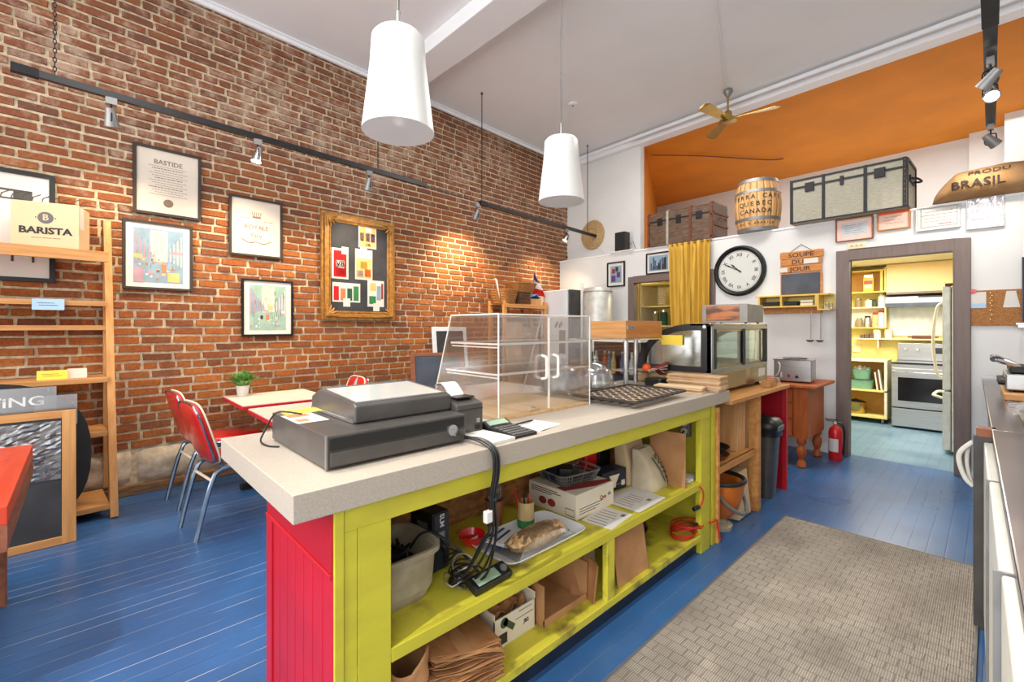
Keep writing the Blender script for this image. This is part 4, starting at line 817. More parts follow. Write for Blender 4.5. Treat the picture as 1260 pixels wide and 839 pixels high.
def paper_stack(x, y, rz, W, D, n, label, dz=.006, name='folded_paper_bags'):
    t = thing(name, label, 'paper bags', (x, y, .9405), rz)
    for k in range(n):
        a = random.uniform(-.02, .02); G().box(-W / 2, W / 2, -D / 2, D / 2, 0, dz * .85, RZ(a), (random.uniform(-.01, .01), random.uniform(-.01, .01), k * dz)).build('folded_bag', 'bag_tan' if k % 3 else 'carton', t, bevel=.0015)
paper_stack(-1.335, 2.935, .08, .34, .15, 11, 'taller stack of folded kraft bags at the worktop end', .0088)
paper_stack(-1.37, 2.765, .16, .30, .11, 4, 'small flat stack of kraft bags before the taller stack', .009)

# register cables drooping over the worktop edge
t = thing('register_cables', 'bundle of black cables drooping over the counter edge', 'cables')
for k in range(6):
    oy = .010 * math.cos(k * 1.05); ox = .008 * math.sin(k * 1.05)
    G().tube([(-1.285 + ox, .985, .952 + abs(oy)), (-1.20, 1.0 + oy, .956 + abs(ox)), (-1.150 + ox, 1.01 + oy, .93), (-1.145 + ox, 1.012 + oy, .86), (-1.15 + ox, 1.0 + oy, .78), (-1.15 + ox * 1.4, 1.002 + oy * 1.4, .71 - .01 * k), (-1.16 + ox * 2 - .005 * k, 1.0 + oy * 2, .62), (-1.2 - .015 * k, .99 + oy * 3, .5), (-1.26 - .02 * k, .98 + oy * 4, .44)], .0045, 6).build('cable', 'black', t, smooth=True)
G().tube([(-1.15, .985, .78), (-1.14, 1.0, .77), (-1.145, 1.02, .78), (-1.16, 1.01, .79)], .007, 6, closed=True).build('tie', 'matte_black', t); BX(-1.16, -1.14, .965, 1.0, .70, .74).build('plug', 'enamel', t, bevel=.004)
t = thing('drawer_cable', 'thin black cable looping over the left end of cash drawer', 'cable')
G().tube([(-1.66, .56, 1.045), (-1.70, .50, 1.055), (-1.74, .485, 1.03), (-1.77, .47, .98), (-1.76, .455, .95), (-1.70, .46, .944), (-1.66, .485, .944)], .0032, 6).build('cable', 'black', t, smooth=True)
# ================================================================ SHELF CONTENTS (upper shelf z=.4255)
U = .4258
def thing_box(name, label, cat, x0, x1, y0, y1, z0, h, m, bevel=.002, part='box_body', rz=0, group=None):
    t = thing(name, label, cat, ((x0 + x1) / 2, (y0 + y1) / 2, z0), rz, group); a = (x1 - x0) / 2; b = (y1 - y0) / 2
    BX(-a, a, -b, b, 0, h).build(part, m, t, bevel=bevel); return t, a, b
t = thing('plastic_tub', 'grubby cream plastic tub of black cords at the near end of upper shelf', 'tub', (-1.43, .775, U))
def rr(w_, d, n=32, e=.5): return [(w_ * math.copysign(abs(math.cos(2 * PI * k / n)) ** e, math.cos(2 * PI * k / n)), d * math.copysign(abs(math.sin(2 * PI * k / n)) ** e, math.sin(2 * PI * k / n))) for k in range(n)]
def loft(secs, cap0=True, cap1=False):
    g = G(); n = len(secs[0][0])
    for pts, z in secs: g.v += [(p[0], p[1], z) for p in pts]
    for i in range(len(secs) - 1):
        for k in range(n): g.f.append((i * n + k, i * n + (k + 1) % n, (i + 1) * n + (k + 1) % n, (i + 1) * n + k))
    if cap0: g.f.append(tuple(range(n)))
    if cap1: g.f.append(tuple((len(secs) - 1) * n + k for k in range(n)))
    return g
loft([(rr(.10, .105), 0), (rr(.112, .118), .03), (rr(.125, .13), .155), (rr(.14, .145), .158), (rr(.14, .145), .176), (rr(.128, .133), .176), (rr(.118, .124), .04), (rr(.0, .0), .03)]).build('tub_body', 'dirty_tub', t, smooth=True)
t = thing('cord_tangle', 'black chargers and cords piled inside the cream tub', 'cords', (-1.43, .775, U + .03))
rnd = random.Random(5)
for k in range(9):
    p = [Vector((rnd.uniform(-.08, .08), rnd.uniform(-.08, .08), .03 + rnd.uniform(0, .10))) for _ in range(7)]
    G().tube(p, .005, 6).build('cord', 'black', t, smooth=True)
for k in range(4): G().box(-.03, .03, -.02, .02, 0, .04, RZ(k * 1.1) @ RX(.4), (rnd.uniform(-.05, .05), rnd.uniform(-.06, .06), .06)).build('charger', 'black' if k else 'dark_blue', t, bevel=.004)
G().tube([(.03, .06, .12), (.06, .08, .17), (.09, .11, .18), (.12, .15, .15), (.14, .2, .10)], .0045, 6).build('cord', 'black', t)
t = thing('network_router', 'tall black electronic box with lettered side, standing behind cords', 'router', (-1.50, .985, U), .1)
BX(-.075, .06, -.04, .04, 0, .22).build('box_body', 'black', t, bevel=.004); BX(.06, .066, -.036, .036, .01, .215).build('port_panel', 'dark_blue', t, bevel=.001)
text('SLM', .03, (.067, .0, .19), 'chalk', t, rot=(PI / 2, PI / 2, PI / 2)); BX(.066, .072, -.02, .01, .12, .15).build('socket', 'galv', t); BX(-.03, .03, -.042, -.04, .13, .18).build('label', 'grey_plastic', t)
for k in range(3): G().tube([(.07, -.01 + k * .01, .13 - k * .04), (.11, -.02, .11 - k * .03), (.1, .06, .06), (.12, .1, .01)], .004, 6).build('cord', 'black', t)
t = thing('loose_cables', 'tangle of thin dark cables beside the small display on upper shelf', 'cables', (-1.29, .995, U + .004))
for k in range(10):
    r = rnd.uniform(.03, .075); cx = rnd.uniform(-.03, .03); cy = rnd.uniform(-.04, .03); G().tube([(cx + r * 1.0 * math.cos(a * PI / 8), cy + r * math.sin(a * PI / 8), .004 + .004 * k + .02 * abs(math.sin(a * PI / 8 + k)) * (k % 3)) for a in range(16)], .0032, 5, closed=True).build('cable_loop', 'black' if k % 4 else 'galv', t, smooth=True)
t = thing('customer_display', 'small black display pole head with pale green screen on upper shelf', 'display', (-1.235, 1.065, U + .004), -.05, rot=(0, .35, .05))
BX(-.045, .02, -.09, .09, 0, .028).build('housing', 'black', t, bevel=.006); BX(-.032, .008, -.07, .035, .028, .0295).build('lcd', 'lcd', t); G().cyl((-.012, .065, .028), (-.012, .065, .034), .014).build('dial', 'galv', t)
t = thing('small_bowl', 'glossy red bowl next to the white tray on upper shelf', 'bowl', (-1.515, 1.20, U)); G().lathe([(0, 0), (.025, 0), (.05, .025), (.058, .05), (.055, .05), (.045, .024), (0, .006)], 28).build('bowl_body', 'bright_red', t, smooth=True)
t = thing('serving_tray', 'white rectangular serving tray on upper shelf', 'tray', (-1.385, 1.415, U))
loft([(rr(.12, .225, 40, .25), 0), (rr(.145, .245, 40, .25), .022), (rr(.142, .242, 40, .25), .024), (rr(.115, .22, 40, .25), .006), (rr(0, 0, 40), .006)]).build('tray_body', 'white_paint', t, smooth=True)
t = thing('nut_bag', 'clear bag of chopped nuts lying in the white tray', 'bag', (-1.325, 1.40, U + .012), .05)
g = G()
def fnut(u, v):
    a = u * 2 * PI; p = v * PI; r = math.sin(p) ** .6; q = Vector((.065 * r * math.cos(a), -.155 * math.cos(p), .03 + .032 * r * math.sin(a))); q.x += .006 * noise.noise(q * 90); q.z = max(0.001, q.z + .008 * noise.noise(q * 70)); return q
g.grid(fnut, 28, 24); stuff(g.build('chopped_nuts', 'nuts', t, smooth=True))
G().grid(lambda u, v: Vector((.075 * math.cos(u * PI), -.18 + .36 * v, .002 + .07 * math.sin(u * PI) * math.sin(v * PI) ** .5)), 12, 12).build('plastic_bag', 'film', t)
t = thing('note_papers', 'blue and white striped papers in the left corner of white tray', 'papers', (-1.42, 1.285, U + .03), .3)
for k in range(3): G().box(-.06, .05, -.07, .07, 0, .003, RZ(.2 * k) @ RY(.1), (0, 0, k * .005)).build('sheet', 'blue' if k == 0 else 'paper', t)
stuff(G().box(-.03, -.02, -.06, .06, .016, .018).box(.0, .01, -.06, .06, .014, .016).build('stripe', 'blue', t))
def cup(name, label, x, y, z, r0, r1, h, m, cat='cup'):
    t = thing(name, label, cat, (x, y, z)); G().lathe([(0, 0), (r0, 0), (r1, h), (r1 - .004, h), (r0 - .003, .01), (0, .01)], 24).build('cup_body', m, t, smooth=True); return t
t = cup('pencil_pot', 'bamboo pencil pot with green base behind the nut bag', -1.475, 1.485, U + .008, .038, .038, .115, 'bamboo', 'pot'); G().lathe([(.039, 0), (.0395, .035), (.039, .036)], 24).build('green_band', 'green', t, smooth=True)
for k in range(4):
    p = thing('pen', ['red pen leaning furthest left in the bamboo pot', 'dark red pen upright in the bamboo pot', 'black pen in the bamboo pot', 'red pen leaning right in the bamboo pot'][k], 'pen', (-1.475 + .01 * (k - 2), 1.47 + .008 * k, U + .02)); G().cyl((0, 0, 0), (-.01, -.03 + .012 * k, .16 - .01 * k), .004, n=8).build('barrel', ['red', 'carton_red', 'black', 'red'][k], p)
t = cup('clay_cup', 'brown wooden cup holding a clear plastic tumbler', -1.60, 1.40, U, .036, .045, .12, 'terracotta')
t = thing('plastic_tumbler', 'clear plastic tumbler standing in the brown cup', 'tumbler', (-1.60, 1.40, U + .02)); G().lathe([(0, 0), (.03, 0), (.038, .16), (.036, .16), (.029, .004)], 20).build('tumbler_body', 'film', t, smooth=True)
# white printed carton with grey basket
t, a, b = thing_box('printed_carton', 'white food carton with red print under the grey basket', 'carton', -1.675, -1.36, 1.71, 2.02, U, .12, 'white_carton')
stuff(G().box(a, a + .0008, -.13, .06, .045, .048).box(a, a + .0008, -.13, .03, .032, .035).box(a, a + .0008, -.13, .0, .02, .023).build('printed_lines', 'ink', t))
text('Que', .03, (a + .001, .06, .06), 'carton_red', t, rot=RS); text('de', .028, (a + .001, .115, .066), 'grey_plastic', t, rot=RS)
stuff(G().box(-.14, .04, -b - .0008, -b, .10, .104).box(-.14, .06, -b - .0008, -b, .09, .094).box(-.14, .0, -b - .0008, -b, .08, .084).build('printed_lines', 'ink', t))
for x in (-.06, .0): G().lathe([(0, 0), (.024, 0), (.024, .001), (0, .001)], 16, (x, -b, .042), RX(PI / 2), 1.1, .8).build('printed_berry', 'carton_red', t)
BX(.09, .145, -b - .001, -b, .01, .045).build('barcode', 'grey_plastic', t); BX(.092, .143, -b - .0015, -b - .0008, .014, .041).build('barcode_panel', 'white_carton', t)
G().prism([(.02, -.14), (.08, -.15), (.14, .02), (.15, .15), (.12, .15), (.06, .02)], lambda p: (p[0], p[1], .12), lambda p: (p[0], p[1], .1212)).build('printed_swoosh', 'carton_red', t)
t = thing('slotted_basket', 'grey slotted plastic basket on the white carton', 'basket', (-1.545, 1.87, U + .122), -.15)
g = G()
for (w0, w1, z0, z1) in ((.095, .11, 0, .012), (.12, .125, .052, .062), (.108, .114, .03, .036), (.102, .106, .014, .02)):
    n = 32; p0 = rr(w0, w0 * 1.15, n, .3); p1 = rr(w1, w1 * 1.15, n, .3)
    m = len(g.v); g.v += [(p[0], p[1], z0) for p in p0] + [(p[0], p[1], z1) for p in p1]; g.f += [(m + k, m + (k + 1) % n, m + n + (k + 1) % n, m + n + k) for k in range(n)]
p0 = rr(.098, .098 * 1.15, 44, .3); p1 = rr(.124, .124 * 1.15, 44, .3)
for k in range(44): g.tube([(p0[k][0], p0[k][1], .0), (p1[k][0], p1[k][1], .06)], .0022, 4)
g.add([(p[0], p[1], .002) for p in p0], [tuple(range(44))]); stuff(g.build('basket_lattice', 'grey_basket', t))
for k, (x, y, m, l) in enumerate(((-.04, -.05, 'dark_blue', 'dark blue packet in the grey basket, left'), (-.02, .05, 'film', 'clear wrapped packet in the grey basket, right'), (.04, -.06, 'black', 'black packet at the front of grey basket'))):
    p = thing('packet', l, 'packet', (-1.545 + x, 1.87 + y, U + .127), .3 * k); BX(-.035, .035, -.045, .045, 0, .06 + .01 * k).build('wrapper', m, p, bevel=.008)
for k, (x0, x1, y0, y1, l) in enumerate(((-1.36, -1.20, 1.74, 1.96, 'white printed sheet sticking out under the printed carton'), (-1.40, -1.20, 2.0, 2.24, 'topmost printed sheet between carton and cream bag'), (-1.44, -1.22, 2.05, 2.30, 'lower printed sheet between carton and cream bag'))):
    t = thing('printed_sheet', l, 'paper', ((x0 + x1) / 2, (y0 + y1) / 2, U + (.004 if k == 1 else 0)), .12 - .1 * k); BX(-(x1 - x0) / 2, (x1 - x0) / 2, -(y1 - y0) / 2, (y1 - y0) / 2, .0, .002).build('sheet', 'paper', t)
    g = G()
    for i in range(6): g.box(-.06, .04 - .01 * (i % 3), -.09 + i * .03, -.085 + i * .03, .002, .0024)
    g.box(.04, .06, .05, .08, .002, .0024); stuff(g.build('printed_lines', 'faint_ink', t))
t, a, b = thing_box('coffee_box', 'dark blue box with cream triangle behind the printed sheets', 'box', -1.56, -1.46, 2.08, 2.285, U, .115, 'dark_blue', rz=-.1)
G().prism([(-.045, .09), (.045, .09), (.012, .04), (.012, .02), (-.012, .02), (-.012, .04)], lambda p: (a + .0003, p[0], p[1]), lambda p: (a + .0012, p[0], p[1])).build('cream_emblem', 'cream', t); BX(a, a + .001, -b, b, .03, .036).build('printed_band', 'galv', t); BX(a, a + .0015, .06, .09, .02, .05).build('white_label', 'paper', t)
t, a, b = thing_box('red_packet', 'shiny red packet at the back of upper shelf', 'packet', -1.70, -1.62, 2.12, 2.24, U, .25, 'bright_red', bevel=.012, part='wrapper')
t, a, b = thing_box('dark_pouch', 'black pouch beside the shiny red packet', 'pouch', -1.70, -1.62, 2.25, 2.38, U, .26, 'black', bevel=.012, part='wrapper')
t = thing('cloth_bag', 'cream cloth bag with green lettering on upper shelf', 'bag', (-1.37, 2.40, U), .05)
def fbag(W, D, H, taper, seed, wr=.008):
    def f(u, v):
        a = u * 2 * PI; e = .35; c_, s_ = math.cos(a), math.sin(a); k = 1 - taper * v
        p = Vector((W * math.copysign(abs(c_) ** e, c_) * (1 - .75 * v ** 2.2), D * math.copysign(abs(s_) ** e, s_) * k, H * v)); nz = noise.noise(Vector((p.x * 12, p.y * 12 + seed, p.z * 12))); p.x += wr * nz * (c_ > -2); p.y += wr * nz; p.x -= .05 * v * v; return p
    return f
cb = G().grid(fbag(.075, .10, .215, .25, 3), 40, 16).build('bag_body', 'cloth', t, smooth=True, angle=0)
project(text('SWAN', .06, (.2, .045, .10), 'dark_green', t, rot=(0, PI / 2 - .12, 0)), cb, (-1, 0, 0)) if False else project(text('SWAN', .055, (.2, .045, .10), 'dark_green', t, rot=(PI / 2, PI / 2 - .2, PI / 2)), cb, (-1, 0, 0))
project(G().tube([(.2, -.01, .17), (.2, .01, .10), (.2, .02, .04)], .006, 6).build('green_stroke', 'dark_green', t), cb, (-1, 0, 0))
t2_ = t; t = t2_
t = thing('paper_sack', 'tall plain pale paper sack behind the cream cloth bag', 'bag', (-1.50, 2.42, U), .0); G().grid(fbag(.06, .105, .33, .0, 9, .004), 40, 12).build('bag_body', 'carton', t, smooth=True, angle=0)
t = thing('cardboard_divider', 'upright brown cardboard panel near far end of upper shelf', 'cardboard', (-1.205, 2.51, U), .0); BX(-.22, 0, -.004, .004, 0, .31).build('panel', 'kraft', t); BX(-.225, -.0, .004, .03, 0, .015).build('fold', 'kraft', t)
t = thing('white_papers', 'small pile of white papers behind the cardboard panel', 'papers', (-1.28, 2.655, U), .1)
for k in range(4): G().box(-.05, .05, -.06, .06, 0, .005, RZ(.1 * k), (0, 0, k * .006)).build('sheet', 'paper', t)

# ---------------- lower shelf z=.1135
Lz = .1138
t = thing('kraft_bag_bundle', 'fanned bundle of folded kraft paper bags on lower shelf', 'paper bags', (-1.30, .97, Lz), .0)
rnd = random.Random(11)
for k in range(34):
    u = k / 33; L = .27 + rnd.uniform(-.02, .02); z = .006 + .15 * u; ang = .30 * u + rnd.uniform(-.02, .02); w_ = .14
    R = RZ(-.15 + rnd.uniform(-.05, .05)) @ RX(-ang * .8) 
    g = G(); off = rnd.uniform(-.012, .012)
    def fk(a, b, R=R, L=L, w_=w_, z=z, off=off, k=k):
        p = Vector((-.20 + .30 * b + off, -L * .55 + L * a, .018 * math.sin(b * 4 + k * .4) * (1 - a) + .006 * math.sin(a * 7 + k))); q = R @ p + Vector((0, 0, z)); q.z = max(.002 + .0024 * k * .6, q.z); return q
    g.grid(fk, 6, 5); g.build('folded_bag', 'paper_bag' if k % 2 else 'kraft', t, solid=.0022)
t = thing('crumpled_bag', 'open crumpled paper bag at the near end of lower shelf', 'bag', (-1.28, .74, Lz), .2)
def fcr(u, v):
    a = u * 2 * PI; r = 1 + .16 * noise.noise(Vector((math.cos(a) * 2, math.sin(a) * 2, v * 4))) + .06 * noise.noise(Vector((math.cos(a) * 7, math.sin(a) * 7, v * 9))); return Vector((.07 * r * math.cos(a), .085 * r * math.sin(a), .2 * v + .02 * math.sin(a * 3) * v))
G().grid(fcr, 36, 14).build('bag_body', 'kraft', t, solid=.002, smooth=True, angle=0)
def open_box(name, label, x0, x1, y0, y1, z, h, m, rz=0, flaps=True, h2=None, cat='carton'):
    t = thing(name, label, cat, ((x0 + x1) / 2, (y0 + y1) / 2, z), rz); a = (x1 - x0) / 2; b = (y1 - y0) / 2; h2 = h2 or h; w_ = .004
    BX(-a, a, -b, b, 0, .004).build('bottom', m, t)
    BX(a - w_, a, -b, b, .004, h).build('side_wall', m, t); BX(-a, -a + w_, -b, b, .004, h2).build('side_wall', m, t); BX(-a, a, -b, -b + w_, .004, h2).build('end_wall', m, t); BX(-a, a, b - w_, b, .004, h2).build('end_wall', m, t)
    if flaps:
        G().box(-a, a, -.002, .002, 0, .07, RX(.9), (0, b, h2)).build('flap', m, t); G().box(-.002, .002, -b, b, 0, .06, RY(-.9), (-a, 0, h2)).build('flap', m, t)
    return t, a, b
t, a, b = open_box('open_carton', 'open white-sided carton with black print on lower shelf', -1.56, -1.297, 1.135, 1.36, Lz, .115, 'white_carton', h2=.14)
G().lathe([(0, 0), (.02, 0), (.02, .001), (0, .001)], 16, (a, -.06, .09), RY(PI / 2)).build('printed_disc', 'carton_green', t); G().box(0, .001, -.035, .035, -.012, .012, RX(-.7), (a, -.035, .075)).build('printed_bar', 'carton_green', t); BX(a, a + .001, -.10, -.045, .012, .052).build('black_block', 'ink', t)
text('05', .016, (a + .002, -.085, .022), 'white_carton', t, rot=RS); text('JB2', .022, (a + .001, .06, .05), 'ink', t, rot=RS); stuff(G().box(a, a + .001, .0, .1, .075, .077).box(a, a + .001, .02, .09, .1, .102).build('printed_lines', 'ink', t))
t = thing('brown_paper_wad', 'crumpled brown paper stuffed in the white-sided carton', 'paper', (-1.43, 1.24, Lz + .01)); G().grid(lambda u, v: Vector((-.11 + .21 * u, -.095 + .19 * v, .09 + .05 * noise.noise(Vector((u * 5, v * 5, 1))))), 14, 14).build('crumpled_sheet', 'paper_bag', t, solid=.002)
t, a, b = open_box('open_kraft_tray', 'open brown cardboard tray right of the white-sided carton', -1.52, -1.262, 1.375, 1.665, Lz, .03, 'kraft', h2=.17, flaps=False)
t = thing('kraft_bag', 'folded brown bag leaning inside the brown cardboard tray', 'bag', (-1.46, 1.46, Lz + .006)); G().grid(fbag(.045, .07, .16, .1, 4), 30, 10).build('bag_body', 'paper_bag', t, smooth=True, angle=0)
t = thing('curved_cardboard', 'torn cardboard flap standing before the divider post', 'cardboard', (-1.24, 1.64, Lz)); G().grid(lambda u, v: Vector((-.10 + .12 * u, .03 * math.sin(u * 2.5) + .03 * v, .17 * v * (1 - .3 * (u - .5) ** 2))), 10, 8).build('panel', 'paper_bag', t, solid=.008)
t = thing('white_labelled_box', 'white box with dark label behind the divider post', 'box', (-1.48, 1.85, Lz)); BX(-.06, .06, -.09, .09, 0, .17).build('box_body', 'white_carton', t, bevel=.002); BX(.06, .0615, -.05, -.01, .03, .14).build('dark_label', 'charcoal', t)
t = thing('leaning_cardboard', 'flat brown cardboard sheet leaning on the divider post', 'cardboard', (-1.212, 1.915, Lz), rot=(0, -.14, 0)); BX(-.004, 0, -.075, .20, 0, .25).build('panel', 'kraft', t, bevel=.001)
t = thing('dark_bag_pile', 'dark plastic bag slumped at the back of lower shelf', 'bag', (-1.52, 2.3, Lz)); G().grid(lambda u, v: Vector((.16 * math.cos(u * 2 * PI) * math.sin(v * PI), .2 * -math.cos(v * PI), max(0, .09 * math.sin(v * PI) * (1 + math.sin(u * 2 * PI)) * .8 + .03 * noise.noise(Vector((u * 9, v * 9, 0)))))), 30, 20).build('bag_body', 'black', t, smooth=True)
t = thing('red_cable_coil', 'coiled red extension cable at the far end of lower shelf', 'cable', (-1.26, 2.58, Lz + .012))
for k in range(4):
    pts = [((.06 + .008 * k) * math.cos(a * PI / 8), (.085 + .012 * k) * math.sin(a * PI / 8) + .02 * k, .0 + .012 * k + .03 * max(0, math.sin(a * PI / 8 + k)) * (k > 1)) for a in range(16)]; G().tube(pts, .005, 6, closed=True).build('cable_loop', 'red', t, smooth=True)
G().tube([(.03, .09, .03), (.06, .16, .035), (.085, .22, .03), (.09, .27, .03), (.095, .285, -.03), (.10, .30, -.10)], .005, 6).build('cable_end', 'red', t, smooth=True)
BX(.075, .09, .0, .02, .07, .085).build('plug', 'black', t)
t = thing('red_power_lead', 'short red cord hanging below the upper shelf end', 'cable'); G().tube([(-1.18, 2.64, .41), (-1.17, 2.66, .38), (-1.172, 2.67, .34), (-1.178, 2.655, .30), (-1.19, 2.63, .285)], .0045, 6).build('cord', 'red', t, smooth=True); G().cyl((-1.185, 2.64, .29), (-1.2, 2.60, .28), .012).build('plug', 'black', t)

# ================================================================ FAR COUNTER, DISPLAY CASE
t = thing('wooden_counter', 'lower wooden counter with red end panel behind the main counter', 'counter', (0, 0, 0))
BX(-1.95, -1.15, 3.04, 4.262, .845, .873).build('worktop', 'honey_wood', t, bevel=.003)
BX(-1.95, -1.175, 4.235, 4.26, 0, .844).build('end_panel', 'deep_red', t); BX(-1.2, -1.165, 4.225, 4.262, 0, .844).build('end_post', 'red_paint', t, bevel=.002)
BX(-1.235, -1.17, 3.575, 3.64, 0, .844).build('post', 'honey_wood', t, bevel=.002); BX(-1.9, -1.85, 3.575, 3.64, 0, .844).build('post', 'honey_wood', t)
BX(-1.9, -1.19, 2.90, 3.59, .44, .46).build('shelf', 'honey_wood', t); BX(-1.2, -1.18, 2.9, 3.575, .42, .46).build('shelf_lip', 'honey_wood', t); BX(-1.235, -1.17, 2.875, 2.90, 0, .844).build('post', 'honey_wood', t)
BX(-1.9, -1.24, 3.60, 3.62, .0, .84).build('partition', 'board_ply', t)
for k in range(5):
    s = thing('cutting_board', ['large plywood board, foremost of those leaning in the wooden counter', 'plywood board second from the front in wooden counter', 'plywood board in the middle of the leaning set', 'plywood board second from the back of the leaning set', 'rearmost plywood board of the leaning set'][k], 'board', (-1.28, 3.38 + .034 * k, .461), rot=(-.10 + .02 * k, 0, 0)); BX(-.42, .04, -.008, .008, 0, .34 + .006 * k).build('board', 'board_ply', s, bevel=.002)
for k in range(2):
    s = thing('round_pan', ['black round pan, upper of two on wooden counter shelf', 'brown round pan beneath the black one on wooden counter shelf'][k], 'pan', (-1.33, 3.12, .462 + (.05 if k == 0 else 0))); G().lathe([(0, 0), (.10, 0), (.13, .03), (.126, .03), (.1, .004), (0, .004)], 28).build('pan_body', 'iron' if k == 0 else 'dark_wood', s, smooth=True)
t = thing('refrigerated_case', 'steel countertop refrigerated case with black curved glass end', 'display case', (0, 0, 0))
ya, yb = 3.08, 4.19
def arch(n=20): return [(-1.30, 1.035), (-1.30, 1.372), (-1.42, 1.372)] + [(-1.42 - .45 * math.sin(a), 1.035 + .337 * math.cos(a)) for a in [PI / 2 * k / n for k in range(1, n + 1)]]
def arch2(n=20): return [(-1.40, 1.06), (-1.40, 1.30)] + [(-1.42 - .385 * math.sin(a), 1.06 + .255 * math.cos(a)) for a in [PI / 2 * k / n for k in range(0, n + 1)]]
A1 = arch(); A2 = arch2()
for y in (ya, yb - .03):
    # ring shaped end panel between outer and inner arch
    g = G(); n = 60
    def rs(P, n=n):
        L = [0]
        for i in range(len(P)): L.append(L[-1] + math.dist(P[i], P[(i + 1) % len(P)]))
        out = []
        for k in range(n):
            d = L[-1] * k / n; i = max(j for j in range(len(P)) if L[j] <= d); u = (d - L[i]) / max(1e-9, L[i + 1] - L[i]); a, b = P[i], P[(i + 1) % len(P)]; out.append((a[0] + (b[0] - a[0]) * u, a[1] + (b[1] - a[1]) * u))
        return out
    o1 = [ (p[0], y, p[1]) for p in rs(A1)]; o2 = []
    cx, cz = -1.55, 1.16
    for (x, _, z) in o1:      # scaled towards the glass centre
        o2.append((min(-1.37, -1.56 + (x + 1.56) * .76), y, 1.075 + (z - 1.035) * .74))
    g.add(o1 + o2 + [(p[0], y + .03, p[2]) for p in o1] + [(p[0], y + .03, p[2]) for p in o2], [(k, (k + 1) % n, n + (k + 1) % n, n + k) for k in range(n)] + [(2 * n + k, 3 * n + k, 3 * n + (k + 1) % n, 2 * n + (k + 1) % n) for k in range(n)] + [(k, 2 * n + k, 2 * n + (k + 1) % n, (k + 1) % n) for k in range(n)] + [(n + k, n + (k + 1) % n, 3 * n + (k + 1) % n, 3 * n + k) for k in range(n)])
    e = g.build('end_frame', 'black', t); G().add([(p[0], y + .012, p[2]) for p in o2], [tuple(range(n))]).build('end_glass', 'green_glass', e)
g = G(); P = A1[2:]
g.grid(lambda u, v: Vector((P[min(len(P) - 1, int(round(u * (len(P) - 1))))][0], ya + .03 + v * (yb - ya - .06), P[min(len(P) - 1, int(round(u * (len(P) - 1))))][1])), len(P) - 1, 2); g.build('curved_glass', 'green_glass', t, smooth=True)
BX(-1.45, -1.30, ya, yb, 1.355, 1.374).build('top_cap', 'warm_steel', t, bevel=.003)
BX(-1.33, -1.298, ya, yb, 1.335, 1.356).build('rear_rail', 'steel', t); BX(-1.33, -1.298, ya, yb, 1.035, 1.06).build('rear_rail', 'steel', t)
for y0_ in (ya, ya + .045, 3.66, yb - .04): BX(-1.33, -1.296, y0_, y0_ + .036, 1.06, 1.336).build('rear_mullion', 'steel' if y0_ < 3.1 else 'black', t, bevel=.002)
for y0_, y1_, x in ((ya + .08, 3.68, -1.315), (3.62, yb - .04, -1.327)):
    d = BX(x, x + .005, y0_, y1_, 1.06, 1.335).build('sliding_door', 'glass', t); G().box(x - .003, x + .009, y0_, y0_ + .02, 1.06, 1.335).box(x - .003, x + .009, y1_ - .02, y1_, 1.06, 1.335).box(x - .003, x + .009, y0_ + .02, y1_ - .02, 1.06, 1.075).box(x - .003, x + .009, y0_ + .02, y1_ - .02, 1.32, 1.335).build('door_frame', 'warm_steel', d)
for z in (1.15, 1.24): BX(-1.78, -1.34, ya + .05, yb - .05, z, z + .006).build('wire_shelf', 'glass', t)
BX(-1.86, -1.30, ya, yb, .905, 1.035).build('base_cabinet', 'warm_steel', t, bevel=.004); BX(-1.302, -1.298, ya + .12, ya + .62, .915, 1.02).build('vent_panel', 'olive', t) if 'olive' in M else BX(-1.302, -1.297, ya + .12, ya + .62, .915, 1.02).build('vent_panel', 'jar_fill', t)
BX(-1.301, -1.296, yb - .2, yb - .06, .95, 1.01).build('rating_plate', 'paper', t)
for y in (ya + .06, yb - .06):
    for x in (-1.8, -1.36): G().cyl((x, y, .874), (x, y, .906), .018).build('foot', 'black', t)
BX(-1.66, -1.50, ya - .003, ya, 1.22, 1.29).build('yellow_note', 'yellow_note', t); G().cyl((-1.345, ya - .004, 1.35), (-1.345, ya, 1.35), .012).build('round_badge', 'paper', t)
t = thing('countertop_oven', 'small steel oven with glass front on the refrigerated case', 'oven', (-1.68, 3.80, 1.375))
BX(0, .36, .02, .36, .012, .155).build('body', 'oven_grey', t, bevel=.004); BX(.0, .36, .0, .02, .01, .158).build('door_frame', 'oven_grey', t, bevel=.003); BX(.035, .30, -.004, .0, .025, .145).build('door_glass', 'painted_reflection', t)  # reflection of wooden chairs painted into the door glass colour
for x in (.03, .33): G().cyl((x, .05, -.001), (x, .05, .012), .01).build('foot', 'black', t); G().cyl((x, .32, -.001), (x, .32, .012), .01).build('foot', 'black', t)
for k, (y, m, l) in enumerate(((3.93, 'kraft', 'small kraft box at the edge of the wooden counter'), (4.02, 'box_wood', 'little wooden box near the red end panel'), (4.12, 'film', 'clear jar near the red end panel'))):
    p = thing('small_box', l, 'box', (-1.22, y, .874)); BX(-.03, .03, -.035, .035, 0, .045 + .008 * k).build('box_body', m, p, bevel=.003)
